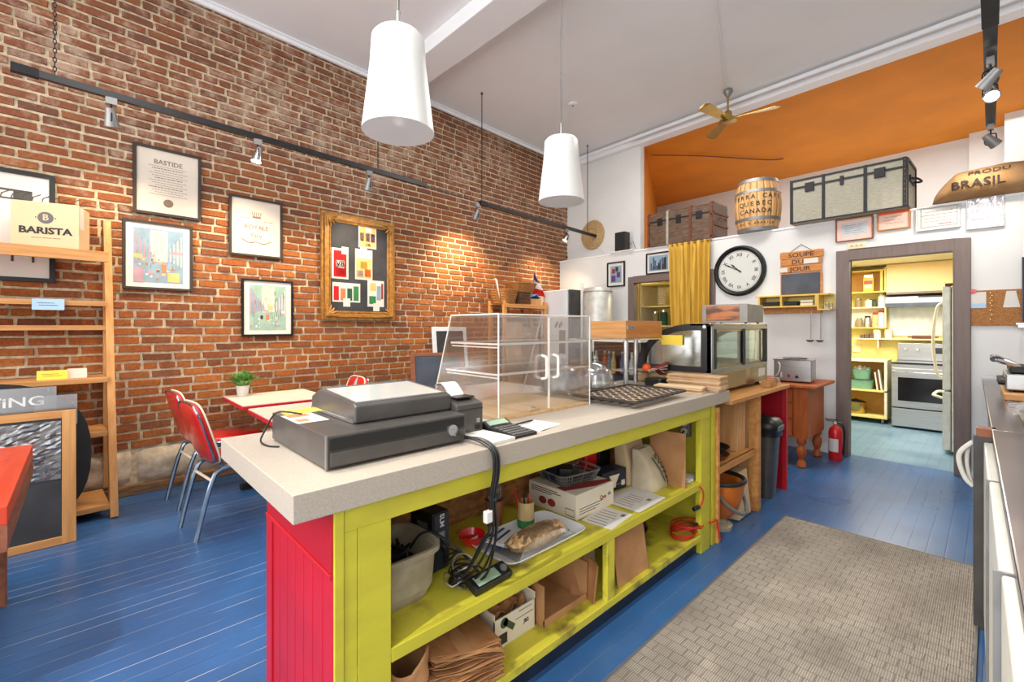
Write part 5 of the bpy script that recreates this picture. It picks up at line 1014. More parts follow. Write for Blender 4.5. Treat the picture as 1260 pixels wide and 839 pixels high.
# bucket, bin, kraft box under it
t = thing('orange_pail', 'orange pail with dark rim and handle on a grey base', 'bucket', (-1.27, 3.12, 0))
G().lathe([(0, .0), (.085, 0), (.09, .03), (.05, .05), (.045, .075), (.0, .08)], 24).build('pedestal', 'dirty_tub', t, smooth=True)
G().lathe([(0, .075), (.07, .08), (.12, .13), (.155, .25), (.16, .33), (.155, .33), (.148, .25), (.11, .14), (0, .09)], 36).build('bowl', 'orange_pail', t, smooth=True)
G().tube([(.162 * math.cos(a * PI / 18), .162 * math.sin(a * PI / 18), .335) for a in range(36)], .014, 8, closed=True).build('rim', 'iron', t, smooth=True)
G().tube([(.17 * math.cos(a), .17 * math.sin(a) , .33 - .19 * math.sin((a + 1.5) / 3.0 * PI)) for a in [-1.5 + 3.0 * k / 16 for k in range(17)]], .012, 8).build('handle', 'grey_plastic', t, smooth=True)
t = thing('flat_kraft_box', 'flat kraft box standing between the pail and the wooden post', 'box', (-1.20, 3.41, 0), rot=(0, -.10, 0)); BX(-.08, 0, -.11, .12, 0.008, .32).build('box_body', 'carton', t, bevel=.003); stuff(G().box(.0, .001, -.05, .06, .2, .21).box(.0, .001, -.04, .03, .17, .178).build('printed_lines', 'kraft', t))
t = thing('trash_bin', 'tall black lidded trash bin before the red end panel', 'trash bin', (-1.285, 3.98, 0))
loft([(rr(.10, .085, 32, .5), 0), (rr(.13, .115, 32, .5), .5), (rr(.135, .12, 32, .5), .50)], cap1=True).build('bin_body', 'charcoal', t, smooth=True, angle=50)
loft([(rr(.145, .13, 32, .5), .49), (rr(.145, .13, 32, .5), .54), (rr(.15, .135, 32, .5), .545), (rr(.15, .135, 32, .5), .58), (rr(.13, .11, 32, .5), .62), (rr(.06, .05, 32, .6), .64)], cap1=True).build('lid', 'black', t, smooth=True, angle=50); BX(.12, .155, -.07, .07, .535, .575).build('lid_latch', 'grey_plastic', t, bevel=.005)
# ================================================================ FLOOR MAT, SIDEBOARD, EXTINGUISHER
t = thing('floor_mat', 'grey-brown woven floor mat in front of the lime counter', 'mat', (-.045, 3.63, .001))
BX(-.96, 0, -3.2, 0, 0, .010).build('woven_field', 'carpet', t); G().box(-.965, -.955, -3.2, 0, 0, .011).box(-.005, .004, -3.2, 0, 0, .011).box(-.955, -.005, -.006, .004, 0, .011).build('edge_binding', 'grey_plastic', t)
t = thing('wooden_sideboard', 'orange wooden sideboard with turned legs beneath the soup warmer', 'sideboard', (-1.20, 4.99, 0))
BX(-.72, .08, -.05, .70, .765, .795).build('top', 'orange_wood', t, bevel=.008); BX(-.70, .0, .02, .62, .28, .765).build('body', 'orange_wood', t, bevel=.002)
BX(-.115, .002, -.0, .02, .28, .765).build('corner_stile', 'orange_wood', t, bevel=.002); BX(-.70, -.62, .0, .02, .28, .765).build('corner_stile', 'orange_wood', t)
for k, (a, b) in enumerate(((.62, .75), (.46, .61), (.29, .45))):
    for x0_ in (-.365, -.61):
        d = BX(x0_, x0_ + .24, .0, .02, a, b).build('drawer', 'orange_wood', t, bevel=.003); G().sph((x0_ + .12, -.012, (a + b) / 2), .014, 10).build('knob', 'dark_wood', d, smooth=True)
for x, y in ((-.055, .03), (-.055, .59), (-.65, .03), (-.65, .59)):
    G().lathe([(0, 0), (.03, .0), (.042, .012), (.036, .05), (.022, .075), (.03, .10), (.045, .15), (.036, .19), (.024, .215), (.04, .235), (.04, .28)], 20, (x, y, 0)).build('leg', 'orange_wood', t, smooth=True)
t = thing('soup_warmer', 'square stainless soup warmer on the orange sideboard', 'food warmer', (-1.20, 5.13, .797), .12)
BX(-.32, 0, 0, .36, .012, .225).build('body', 'steel', t, bevel=.006); BX(-.33, .01, -.01, .37, .222, .232).build('top_rim', 'chrome', t, bevel=.003)
G().lathe([(.10, .232), (.115, .24), (.12, .236)], 24, (-.16, .18, 0)).build('well_ring', 'chrome', t, smooth=True); G().lathe([(0, 0), (.016, 0), (.014, .02), (0, .02)], 16, (-.12, 0, .06), RX(PI / 2)).build('dial', 'black', t)
BX(-.2, -.18, -.006, 0, .05, .08).build('switch', 'carton_red', t); BX(-.26, -.245, -.004, 0, .05, .1).build('thermometer', 'enamel', t)
G().tube([(-.28, -.004, .2), (-.26, -.03, .17), (-.27, -.03, .1), (-.30, -.01, .06)], .006, 6).build('power_cord', 'enamel', t, smooth=True)
t = thing('fire_extinguisher', 'red fire extinguisher standing beside the kitchen doorway', 'extinguisher', (-1.09, 5.56, 0))
G().lathe([(0, 0), (.055, 0), (.06, .01), (.06, .28), (.05, .32), (.02, .345), (.018, .365), (0, .365)], 28).build('cylinder', 'bright_red', t, smooth=True)
G().box(-.02, .02, -.015, .015, .365, .39).box(-.09, .02, -.01, .01, .40, .408).box(-.08, .0, -.009, .009, .385, .391).build('valve', 'black', t); G().lathe([(0, 0), (.015, 0), (.015, .006), (0, .006)], 14, (.0, -.016, .378), RX(PI / 2)).build('gauge', 'enamel', t)
G().tube([(.02, 0, .38), (.06, -.0, .36), (.075, 0, .28), (.07, 0, .16), (.068, 0, .06)], .009, 8).build('hose', 'black', t, smooth=True)
g = G(); g.grid(lambda u, v: Vector((.061 * math.cos(-2.6 + 1.6 * u), .061 * math.sin(-2.6 + 1.6 * u), .09 + .13 * v)), 10, 1); g.build('instruction_label', 'paper', t)

# ================================================================ BACK WALL THINGS
def KT(name, label, cat, s, z, off=0, group=None): return thing(name, label, cat, kw(s, z, off), KA, group)
t = KT('wall_clock', 'large round black-rimmed wall clock with Roman numerals', 'clock', 3.015, 2.035, .002); R = RX(PI / 2)
G().lathe([(0, 0), (.30, 0), (.31, .01), (.305, .035), (.285, .048), (.27, .035), (.255, .025), (.25, .012), (0, .012)], 56, (0, 0, 0), R).build('rim', 'black', t, smooth=True)
G().lathe([(0, .013), (.255, .013), (.255, .016), (0, .016)], 48, (0, 0, 0), R).build('dial', 'clock_face', t)
for k, n_ in enumerate('XII I II III IIII V VI VII VIII IX X XI'.split()):
    a = PI / 2 - k * PI / 6; text(n_, .058, (.195 * math.cos(a), -.0175, .195 * math.sin(a)), 'ink', t, rot=(PI / 2, 0, 0)).rotation_euler = (Matrix.Rotation(-(a - PI / 2), 3, 'Y') @ RX(PI / 2)).to_euler()
def hand(a, L, w_): return G().prism([(-w_, -.03), (w_, -.03), (w_ * .8, L * .55), (w_ * 1.8, L * .65), (0, L), (-w_ * 1.8, L * .65), (-w_ * .8, L * .55)], lambda p: (RY(a) @ Vector((p[0], -.019, p[1]))), lambda p: (RY(a) @ Vector((p[0], -.021, p[1]))))
hand(math.radians(-62), .215, .005).build('minute_hand', 'ink', t); hand(math.radians(-48), .14, .007).build('hour_hand', 'ink', t); G().cyl((0, -.018, 0), (0, -.025, 0), .01).build('hub', 'black', t)
G().tube([(.24 * math.cos(k * PI / 30), -.0175, .24 * math.sin(k * PI / 30)) for k in range(60)], .0012, 4, closed=True).build('minute_ring', 'ink', t)
def kpic(s0, s1, z0, z1, label, m, border, fw=.02, art=None):
    t, W, H = picture(s0, s1, z0, z1, label, fw, m, border, place=kw, ang=KA, off=.002)
    return t, W, H
t, W, H = kpic(1.02, 1.345, 1.962, 2.343, 'small black-framed purple print beside the pantry opening', 'black', 'paper'); BX(-W * .7, W * .7, -.012, -.01, -H * .75, H * .75).build('print', 'wm_blue', t)
stuff(G().box(-W * .6, -W * .05, -.013, -.012, -H * .65, -H * .1).box(W * .1, W * .55, -.013, -.012, -H * .3, H * .2).build('painted_patches', 'purple', t)); stuff(G().box(-W * .5, -W * .1, -.013, -.012, H * .1, H * .5).build('painted_patches', 'carton_red', t)); stuff(G().box(-W * .05, W * .3, -.0125, -.0118, H * .25, H * .65).build('painted_patches', 'ink', t))
t, W, H = kpic(1.713, 2.10, 2.098, 2.402, 'blue city print in dark frame partly behind the yellow curtain', 'black', 'paper', .018); BX(-W * .85, W * .85, -.012, -.01, -H * .8, H * .8).build('print', 'wm_blue', t)
g = G(); rnd = random.Random(4)
for k in range(22): x = rnd.uniform(-W * .8, W * .7); g.box(x, x + .02, -.013, -.012, -H * .7, rnd.uniform(-.4, .7) * H)
stuff(g.build('painted_patches', 'slate', t))
t, W, H = kpic(4.004, 4.322, 2.24, 2.483, 'pink certificate with pale blue panel, brown frame, above doorway', 'side_wood', 'pink_paper', .012); BX(-.11, .11, -.012, -.01, -.065, .07).build('printed_panel', 'pale_blue', t)
lines(t, [(.04 - .02 * i, -.08, .08 - .02 * (i % 2), .004) for i in range(5)], 'faint_ink', -.0125)
t, W, H = kpic(4.354, 4.607, 2.303, 2.495, 'small orange certificate in wooden frame, second above the doorway', 'box_wood', 'pink_paper', .012); BX(-W, W, -.012, -.01, H * .72, H).build('printed_band', 'orange_ball', t); lines(t, [(.03, -.07, .07, .004), (.0, -.08, .06, .003), (-.03, -.06, .07, .003)], 'faint_ink', -.0125)
t, W, H = kpic(4.65, 4.95, 2.253, 2.472, 'white licence sheet with ruled panel in clear sleeve above doorway', 'silver', 'paper', .004); G().box(-.12, .13, -.012, -.0105, .094, .097).box(-.12, .13, -.012, -.0105, .03, .033).box(-.12, .13, -.012, -.0105, -.08, -.077).box(-.12, -.117, -.012, -.0105, -.08, .097).box(.127, .13, -.012, -.0105, -.08, .097).build('ruled_box', 'slate', t)
lines(t, [(.06, -.09, .1, .004), (.0, -.1, .1, .003), (-.03, -.1, .09, .003)], 'faint_ink', -.0125); lines(t, [(-.06, .0, .1, .006)], 'carton_red', -.0125)
t, W, H = kpic(4.99, 5.218, 2.216, 2.49, 'wrinkled plastic-sleeved pink sheet, rightmost above the doorway', 'silver', 'pale_pink', .003); G().grid(lambda u, v: Vector((-.11 + .22 * u, -.016 - .005 * noise.noise(Vector((u * 7, v * 7, 1))), -.13 + .26 * v)), 20, 20).build('clear_sleeve', 'film', t)
t = KT('switch_plate', 'little brass double switch plate above the doorway corner', 'switch plate', 4.18, 2.19); BX(-.085, .085, -.006, 0, -.032, .032).build('plate', 'cream', t, bevel=.002); 
for x in (-.04, 0, .04): G().lathe([(0, 0), (.012, 0), (.008, .012), (0, .012)], 10, (x, -.006, 0), R).build('toggle', 'brass', t)
# soup of the day sign
t = KT('soup_sign', 'wooden soup of the day sign with slate, hung by string', 'sign', 3.68, 1.96, .004)
for k, (z0_, z1_, s_, x0_, x1_) in enumerate(((.155, .235, 'SOUPE', -.21, .215), (.082, .150, 'DU', -.205, .205), (.0, .077, 'JOUR', -.21, .20))):
    b = BX(x0_, x1_, -.022, -.008, z0_, z1_).build('plank', 'box_wood', t, bevel=.003); text(s_, .068, ((x0_ + x1_) / 2 - (.03 if k == 1 else 0), -.0226, (z0_ + z1_) / 2 - .004), 'ink', b, sx=1.25)
G().box(-.19, -.16, -.008, 0, -.25, .24).box(.15, .18, -.008, 0, -.25, .24).build('batten', 'box_wood', t); BX(-.205, .205, -.018, -.008, -.25, -.008).build('backing', 'box_wood', t); BX(-.195, .185, -.023, -.0185, -.245, -.015).build('slate', 'slate', t, bevel=.002)
G().tube([(-.1, -.012, .235), (.0, -.004, .31), (.1, -.012, .235)], .003, 5).build('string', 'ink', t); BX(.03, .17, -.0245, -.0235, .088, .142).build('paper_slip', 'paper', t); BX(-.21, -.13, -.0245, -.0235, .01, .06).build('paper_slip', 'paper', t)
# yellow cubby shelf
t = KT('cubby_shelf', 'yellow wall shelf with cubbyholes above the soup warmer', 'shelf', 0, 0)
BX(3.27, 3.99, -.20, 0, 1.685, 1.70).build('top_board', 'yellow_shelf', t); BX(3.27, 3.885, -.20, 0, 1.565, 1.58).build('bottom_board', 'yellow_shelf', t); BX(3.30, 3.88, -.03, 0, 1.50, 1.565).build('back_rail', 'honey_wood', t); BX(3.885, 4.0, -.20, 0, 1.525, 1.54).build('bottom_board', 'yellow_shelf', t)
for s in (3.30, 3.53, 3.865): BX(s, s + .018, -.20, -.005, 1.58, 1.685).build('divider', 'yellow_shelf', t)
BX(3.884, 3.90, -.20, -.005, 1.54, 1.685).build('divider', 'yellow_shelf', t); BX(3.27, 4.0, -.006, 0, 1.56, 1.69).build('back_board', 'yellow_kitchen', t)
for k, (s, w_, m, l) in enumerate(((3.34, .17, 'black', 'stack of black lids in the left cubby'), (3.56, .13, 'black', 'black lids in the middle cubby'), (3.72, .12, 'cream', 'cream boxes in the middle cubby'))):
    p = KT('stacked_lids', l, 'lids', s, 1.581, .05)
    for j in range(3 if k != 2 else 2): BX(0, w_, -.12, 0, j * .018 * (1.8 if k == 2 else 1), (j + .8) * .018 * (1.8 if k == 2 else 1)).build('lid', m, p, bevel=.003)
def jar(x, y, z, r, h, fill, lid, label, group=None, name='glass_jar'):
    t = thing(name, label, 'jar', (x, y, z), 0, group); G().lathe([(0, 0), (r, 0), (r, h * .78), (r * .8, h * .86), (0, h * .86)], 18).build('glass_body', fill, t, smooth=True); G().lathe([(0, h * .86), (r * .86, h * .86), (r * .86, h), (0, h)], 18).build('lid', lid, t); return t
for k in range(3):
    q = kw(3.925 + .028 * k, 1.541, .08 + .03 * (k % 2)); jar(q[0], q[1], q[2], .014, .06, 'film', 'silver', ['tiny spice jar at left of the right cubby', 'tiny spice jar in the centre of the right cubby', 'tiny spice jar at right of the right cubby'][k], None, 'spice_jar')
for k, s in enumerate((3.795, 3.885)):
    t = KT('soup_ladle', ['steel ladle hanging left under yellow cubby shelf', 'steel ladle hanging right under yellow cubby shelf'][k], 'ladle', s, 1.20, .07)
    G().tube([(0, 0, .32), (0, -.0, .30), (0, -.002, .05), (0, -.01, .02)], [.004, .007, .006, .006], 8).build('handle', 'steel', t, smooth=True); G().lathe([(0, -.03), (.025, -.024), (.04, 0), (.038, 0), (.022, -.02), (0, -.026)], 20, (0, -.04, .01)).build('bowl', 'steel', t, smooth=True)
# curtain
t = KT('yellow_curtain', 'long mustard yellow curtain bunched over the pantry opening', 'curtain', 2.40, 0, .0)
def fcur(u, v):
    z = 2.47 - 1.35 * v; w_ = .285 + .0 * v; x = -w_ + 2 * w_ * u + .05 * v * (u < .5) * (1 - u); return Vector((x, -.075 - .032 * math.sin(u * 46 + 1.4 * math.sin(v * 2 + u * 5)) - .014 * math.sin(u * 101 + v) * (1 - v * .5), z))
G().grid(fcur, 160, 14).build('cloth', 'curtain', t, smooth=True, angle=0, solid=.002); G().cyl((-.30, -.075, 2.455), (.30, -.075, 2.455), .009).build('rod', 'brass', t)
# corkboard
t = KT('cork_board', 'cork noticeboard with pinned papers right of kitchen doorway', 'noticeboard', 5.18, 1.515, .002); BX(-.175, .15, -.014, 0, -.155, .155).build('board', 'cork', t)
for (x0_, x1_, z0_, z1_, m) in ((-.165, -.07, .04, .14, 'paper'), (-.17, -.07, -.0, .04, 'blue_note')): BX(x0_, x1_, -.017, -.0145, z0_, z1_).build('pinned_paper', m, t)
G().prism([(.03, .0), (.13, .0), (.105, .14), (.05, .14)], lambda p: (p[0], -.0145, p[1]), lambda p: (p[0], -.017, p[1])).build('pinned_paper', 'paper', t)
G().lathe([(0, 0), (.03, 0), (.028, .008), (0, .01)], 16, (-.155, -.014, .15), R, 1, .7).build('red_rosette', 'bright_red', t)
for k in range(9): G().lathe([(0, 0), (.006, 0), (.004, .01), (0, .01)], 8, (-.045 + .01 * (k % 2), -.014, .13 - .022 * k if k < 6 else -.02 - .04 * (k - 6)), R).build('push_pin', 'brass', t)
t = KT('wall_panel', 'dark blue upright panel at the right edge, above steel counter', 'panel', 5.345, 1.65, .02); BX(-.02, .3, -.05, 0, -.25, .28).build('panel', 'dark_blue', t, bevel=.004); BX(-.026, -.018, -.054, 0.01, -.25, .28).build('edge_strip', 'slate', t); G().box(-.05, .2, -.12, -.02, -.31, -.28).box(-.06, .15, -.13, -.05, -.285, -.265).build('clip_tray', 'silver', t, bevel=.004)
# rear left corner: speaker, straw disc, appliances
t = KT('wall_speaker', 'small black speaker on a ledge bracket in the rear corner', 'speaker', 1.29, 2.485, -.10)
BX(-.11, .07, -.14, .0, .012, .30).build('cabinet', 'black', t, bevel=.012); G().box(-.105, .065, -.146, -.139, .02, .29).build('grille', 'matte_black', t, bevel=.006); BX(-.02, .0, -.1475, -.146, .03, .045).build('badge', 'brass', t); BX(-.2, .22, -.15, .02, -.002, .012).build('shelf_plate', 'white_paint', t)
G().tube([(.07, -.02, .1), (.12, -.0, .16), (.13, .05, .05)], .004, 5).build('wire', 'black', t)
t = KT('straw_disc', 'round woven straw disc hung on upper wall by the rear track', 'wall decoration', .553, 2.88, -.215)
G().lathe([(0, -.0), (.10, .0), (.105, .02), (.24, .012), (.245, .0), (.24, -.004), (0, -.004)], 44, (0, -.01, 0), R).build('brim', 'straw', t, smooth=True)
for r in (.05, .13, .16, .19, .22): G().tube([(r * math.cos(k * PI / 18), -.03 if r > .1 else -.012, r * math.sin(k * PI / 18)) for k in range(36)], .005, 5, closed=True).build('plait_ring', 'straw', t)
G().tube([(.1, -.01, -.22), (.2, -.02, -.3), (.3, -.01, -.42)], .004, 5).build('string', 'enamel', t)
t = thing('white_freezer', 'tall white upright cabinet in the rear left corner', 'cabinet', (-4.86, 5.25, 0), -.03)
BX(0, .52, 0, .5, .02, 1.905).build('cabinet_body', 'white_paint', t, bevel=.006); BX(.524, .56, .03, .48, .02, 1.905).build('side_gap', 'charcoal', t); BX(.01, .51, -.03, -.002, .05, 1.9).build('door', 'white_paint', t, bevel=.006); 
for k in range(2): G().box(-.02, .02, -.034, -.031, -.05, .05, RY(.6), (.34 + .08 * k, 0, 1.38)).build('magnet_strip', 'grey_plastic', t)
BX(.40, .52, -.04, -.03, .95, 1.3).build('handle', 'silver', t)
t = thing('water_heater', 'tall pale steel cylinder tank by the small purple print', 'tank', (-3.975, 5.50, 0))
G().lathe([(0, .06), (.205, .06), (.21, .1), (.21, 1.88), (.19, 1.915), (.1, 1.93), (0, 1.932)], 40).build('tank_body', 'steel_pale', t, smooth=True)
for z in (.1, 1.86): G().tube([(.212 * math.cos(a * PI / 20), .212 * math.sin(a * PI / 20), z) for a in range(40)], .004, 5, closed=True).build('band', 'galv', t)
G().tube([(-.25, -.05, 0), (-.25, -.05, 2.0)], .022, 10).build('standpipe', 'white_paint', t, smooth=True); G().lathe([(.2, 0), (.2, .06)], 20).build('stand', 'black', t)
# wooden rack with baskets near the brick wall
rx, ry = bw(4.02, 0, .12)[:2]; t = thing('wooden_rack', 'slatted wooden rack against the brick wall carrying baskets', 'shelf', bw(4.0, 0, .10), BA)
for s in (.03, .91):
    for y in (-.30, -.02): BX(s - .03, s + .03, y - .02, y + .02, 0, 1.72).build('post', 'pine_v', t, bevel=.002)
for z in (.25, .7, 1.15, 1.66):
    for k in range(4): BX(0, .94, -.31 + k * .078, -.31 + k * .078 + .066, z, z + .016).build('slat', 'pine', t, bevel=.001)
    BX(0, .94, -.325, -.31, z - .04, z + .012).build('front_rail', 'pine', t)
for k, (s0_, m) in enumerate(((.06, 'board_ply'), (.34, 'osb'))):
    p = thing('plywood_sheet', ['pale plywood sheet propped against rack behind acrylic case', 'darker chipboard sheet propped against rack behind acrylic case'][k], 'board', bw(4.0 + s0_ - .12, 0, .60 + .05 * k), rot=(-.08, 0, BA)); BX(0, .34, -.01, .01, 0, 1.42 - .08 * k).build('sheet', m, p)
def basket(label, s, off, z, w_, d, h, m, rot=0):
    t = thing('wicker_basket', label, 'basket', bw(s, z, off), BA + rot); g = G(); n = 40
    for i in range(9):
        v = i / 8; k_ = .78 + .22 * v; pts = rr(w_ * k_, d * k_, n, .5); g.tube([(p[0], p[1] + 0, .008 + v * (h - .012) + .003 * (1 if q % 2 else -1)) for q, p in enumerate(pts)], h / 17, 5, closed=True)
    stuff(g.build('woven_sides', m, t)); pts = rr(w_ * .78, d * .78, n, .5); G().add([(p[0], p[1], .004) for p in pts], [tuple(range(n))]).build('base', m, t); G().tube([(p[0] * 1.02, p[1] * 1.02, h) for p in rr(w_, d, n, .5)], .008, 6, closed=True).build('rim', m, t); return t
basket('honey wicker basket at the left end of wooden rack', 4.12, .29, 1.677, .17, .16, .19, 'wicker'); basket('dark wicker basket in the middle of wooden rack', 4.46, .28, 1.677, .15, .14, .18, 'dark_wicker', 0); basket('upturned tan basket piled over the dark wicker basket', 4.52, .26, 1.865, .22, .16, .12, 'wicker', -.2)
t = thing('plastic_tray', 'white plastic tray sticking up from the honey wicker basket', 'tray', bw(4.02, 1.74, .30), rot=(-.2, -.3, BA + .9)); pts = rr(.10, .13, 32, .4); G().prism(pts, lambda p: (p[0], -.004, p[1] + .15), lambda p: (p[0], .004, p[1] + .15)).build('lid_panel', 'paper', t); G().tube([(p[0], -.004, p[1] + .15) for p in pts], .006, 6, closed=True).build('lid_rim', 'enamel', t)
t = thing('folded_cloth', 'bright blue cloth folded on a brown box on the rack', 'cloth', bw(4.74, 1.775, .27), BA); G().grid(lambda u, v: Vector((-.13 + .26 * u, -.10 + .2 * v, .0 + .05 * math.sin(u * PI) + .012 * math.sin(u * 14 + v * 4))), 20, 12).build('cloth', 'sky_blue', t, solid=.006, smooth=True, angle=0)
t = thing('brown_box', 'brown box under the bright blue cloth on the rack', 'box', bw(4.74, 1.677, .27), BA); BX(-.12, .12, -.10, .10, 0, .09).build('box_body', 'kraft', t, bevel=.003)
t = thing('cream_box', 'small cream box at the right end of the rack', 'box', bw(4.98 - .06, 1.677, .22), BA); BX(-.05, .06, -.10, .08, 0, .14).build('box_body', 'cloth', t, bevel=.003)
t = thing('french_flag', 'small French tricolour flag drooping behind the rack baskets', 'flag', bw(5.0, 1.675, .13), BA)
G().cyl((0, 0, 0), (-.04, 0, .52), .006).build('staff', 'pine', t)
for k, m in enumerate(('blue', 'white_cloth', 'bright_red')):
    def ff(u, v, k=k): a = (k + u) / 3; return Vector((-.03 + .02 * math.sin(v * 5 + a * 4), .02 - .24 * v * (.35 + .65 * a), .54 - .36 * a - .08 * v * (1 - .3 * a)))
    G().grid(ff, 6, 8).build('stripe', m, t, solid=.002)
# white framed board and red chalkboard on a table
t = thing('white_framed_board', 'grey slate in a white frame leaning behind the acrylic case', 'chalkboard', bw(2.80, .80, .50), rot=(-.10, 0, BA - .05)); BX(-.02, .42, -.006, .004, .03, .52).build('board', 'chalkboard', t)
G().box(-.05, .0, -.012, .008, 0, .55).box(.40, .45, -.012, .008, 0, .55).box(0, .40, -.012, .008, .50, .55).box(0, .4, -.012, .008, 0, .04).build('frame', 'white_paint', t, bevel=.002)
t = thing('red_chalkboard', 'small chalkboard in a reddish wooden frame left of acrylic case', 'chalkboard', (-3.58, 2.17, .752), rot=(-.14, 0, PI / 2 - .35)); BX(.0, .46, -.006, .004, .02, .34).build('board', 'slate', t)
G().box(-.02, .02, -.012, .008, 0, .36).box(.44, .48, -.012, .008, 0, .36).box(.02, .44, -.012, .008, .33, .36).box(.02, .44, -.012, .008, 0, .03).build('frame', 'side_wood', t, bevel=.002)
t = thing('side_table', 'cream table carrying the red chalkboard behind the acrylic case', 'table', (-3.2, 2.75, 0)); BX(-.50, .32, -.62, .6, .715, .75).build('tabletop', 'table_cream', t, bevel=.003); BX(-.505, .325, -.625, .605, .713, .742).build('edge_band', 'red_edge', t)
for x in (-.3, .26):
    for y in (-.5, .5): G().cyl((x, y, 0), (x, y, .713), .02).build('leg', 'black', t)
t = thing('wall_bench', 'low dark bench under the white framed board by brick wall', 'bench', bw(3.2, 0, .38), BA); BX(-.5, .5, -.2, .2, .745, .80).build('seat', 'dark_wood', t, bevel=.004)
for s in (-.45, .45): BX(s - .03, s + .03, -.18, .18, 0, .745).build('leg', 'dark_wood', t)
# customer-side cooler seen through the glass
t = thing('bottle_cooler', 'low blue-lit drinks cabinet behind the glass stand', 'cooler', (-3.55, 4.35, 0))
BX(0, .95, 0, .5, .02, .80).build('cabinet_body', 'dark_blue', t, bevel=.006); BX(0, .95, 0, .02, .80, 1.18).build('front_glass', 'glass', t); BX(0, .95, .48, .5, .8, 1.18).build('back_panel', 'slate', t); BX(-.01, .96, -.01, .51, 1.18, 1.21).build('canopy', 'cream', t)
for k in range(11):
    col = ['cool_blue', 'dark_green', 'enamel', 'orange_ball', 'cool_blue', 'wm_yellow', 'cool_blue', 'sky_blue', 'enamel', 'green', 'cool_blue'][k]
    p = thing('drink_bottle', 'drink bottle in the blue drinks cabinet behind the domes', 'bottle', (-3.48 + k * .082, 4.62 - .03 * (k % 3), .802), 0, 'bottles in the drinks cabinet'); G().lathe([(0, 0), (.03, 0), (.032, .13), (.014, .19), (.013, .235), (0, .235)], 14).build('bottle_body', col, p, smooth=True); G().cyl((0, 0, .235), (0, 0, .255), .015, n=10).build('cap', 'enamel', p)

# ================================================================ LOFT: trunks, barrel, sack
LZ = 2.484
t = thing('steamer_chest', 'brown slatted wooden trunk on the ledge above the curtain', 'trunk', (-3.37, 5.88, LZ), -.03)
BX(0, .93, 0, .42, .0, .34).build('body', 'trunk_wood', t, bevel=.004); g = G().prism([(0, .34), (0, .44), (.03, .465), (.39, .465), (.42, .44), (.42, .34)], lambda p: (0, p[0], p[1]), lambda p: (.93, p[0], p[1])).build('lid', 'trunk_wood', t, bevel=.003)
for x in (.0, .29, .62, .90): G().box(x - .012, x + .022, -.014, .0, 0, .46).box(x - .012, x + .022, -.0, .43, .462, .476).build('slat', 'dark_wood' if x != .29 else 'trunk_canvas', t, bevel=.003)
for z in (.0, .16, .31): BX(.93, .942, .02, .42, z + .01, z + .04).build('slat', 'dark_wood', t, bevel=.002)
BX(0, .93, -.008, 0, .335, .35).build('lid_seam', 'iron', t); BX(.14, .22, -.012, -.002, .28, .38).build('hasp', 'iron', t, bevel=.002); BX(.70, .78, -.012, -.002, .28, .38).build('hasp', 'iron', t, bevel=.002); BX(.42, .49, -.012, -.002, .27, .38).build('lock_plate', 'iron', t, bevel=.002)
G().tube([(.945, .12, .26), (.975, .14, .27), (.975, .28, .27), (.945, .30, .26)], .010, 6).build('handle', 'dark_wood', t)
for x in (.02, .91):
    for z in (.03, .31): G().sph((x, -.016, z), .012, 8).build('stud', 'iron', t)
# barrel
t = thing('coffee_barrel', 'pale wooden coffee barrel with stencilled lettering on the ledge', 'barrel', (-1.945, 5.93, LZ)); Rb = .245; Hb = .61; ns = 20
def brad(v): return .205 + .045 * math.sin(PI * v)
for k in range(ns):
    a0 = 2 * PI * k / ns; g = G(); da = 2 * PI / ns * .97
    g.grid(lambda u, v: Vector((brad(v) * math.cos(a0 + da * u), brad(v) * math.sin(a0 + da * u), Hb * v)), 3, 10); g.build('stave', 'barrel_wood', t, solid=.008, smooth=True, angle=0)
for v0, v1 in ((0, .06), (.19, .25), (.72, .78), (.93, 1.0)):
    G().lathe([(brad(v0) + .005, Hb * v0), (brad(v0) + .009, Hb * v0), (brad(v1) + .009, Hb * v1), (brad(v1) + .005, Hb * v1)], 40).build('hoop', 'galv', t, smooth=True)
G().lathe([(0, Hb - .02), (.2, Hb - .02), (.2, Hb - .01), (0, Hb - .01)], 32).build('barrel_head', 'barrel_wood', t)
def wrap_text(s, size, v, a, m='ink'):
    n = len(s); z = Hb * v
    for i, c in enumerate(s):
        if c == ' ': continue
        r = brad(v) + .006; th_ = a + (i - (n - 1) / 2) * size * .82 / r
        o = text(c, size, (r * math.cos(th_), r * math.sin(th_), z), m, t, rot=(PI / 2, 0, th_ + PI / 2))
wrap_text('TERRA CAFE', .075, .63, -1.32); wrap_text('QUEBEC', .075, .49, -1.36); wrap_text('CANADA', .075, .35, -1.36); wrap_text('100 % ARABICA', .04, .13, -1.36)
# big trunk
t = thing('travel_chest', 'large grey canvas steamer trunk with iron straps on the ledge', 'trunk', (-1.535, 5.70, LZ), -.035)
BX(0, .985, 0, .5, .0, .47).build('body', 'trunk_canvas', t, bevel=.004)
for x in (0, .30, .655, .955): G().box(x, x + .028, -.008, 0, 0, .475).box(x, x + .028, -.008, .505, .47, .478).build('strap', 'iron', t, bevel=.001)
G().box(.0, .985, -.007, 0, .0, .016).box(.0, .985, -.007, 0, .455, .475).build('edge_binding', 'iron', t); BX(0, .985, -.010, 0, .375, .395).build('lid_band', 'iron', t); G().box(.985, .995, 0, .03, 0, .47).box(.985, .995, .47, .5, 0, .47).box(.985, .995, .03, .47, 0, .02).box(.985, .995, .03, .47, .45, .475).build('edge_binding', 'iron', t)
for x in (.145, .46, .74): BX(x, x + (.085 if x != .46 else .03), -.016, -.001, .325, .42).build('latch', 'iron', t, bevel=.003)
for k in range(10):
    for x in (.97,): G().sph((x, -.01, .03 + k * .047), .006, 6).build('stud', 'brass', t)
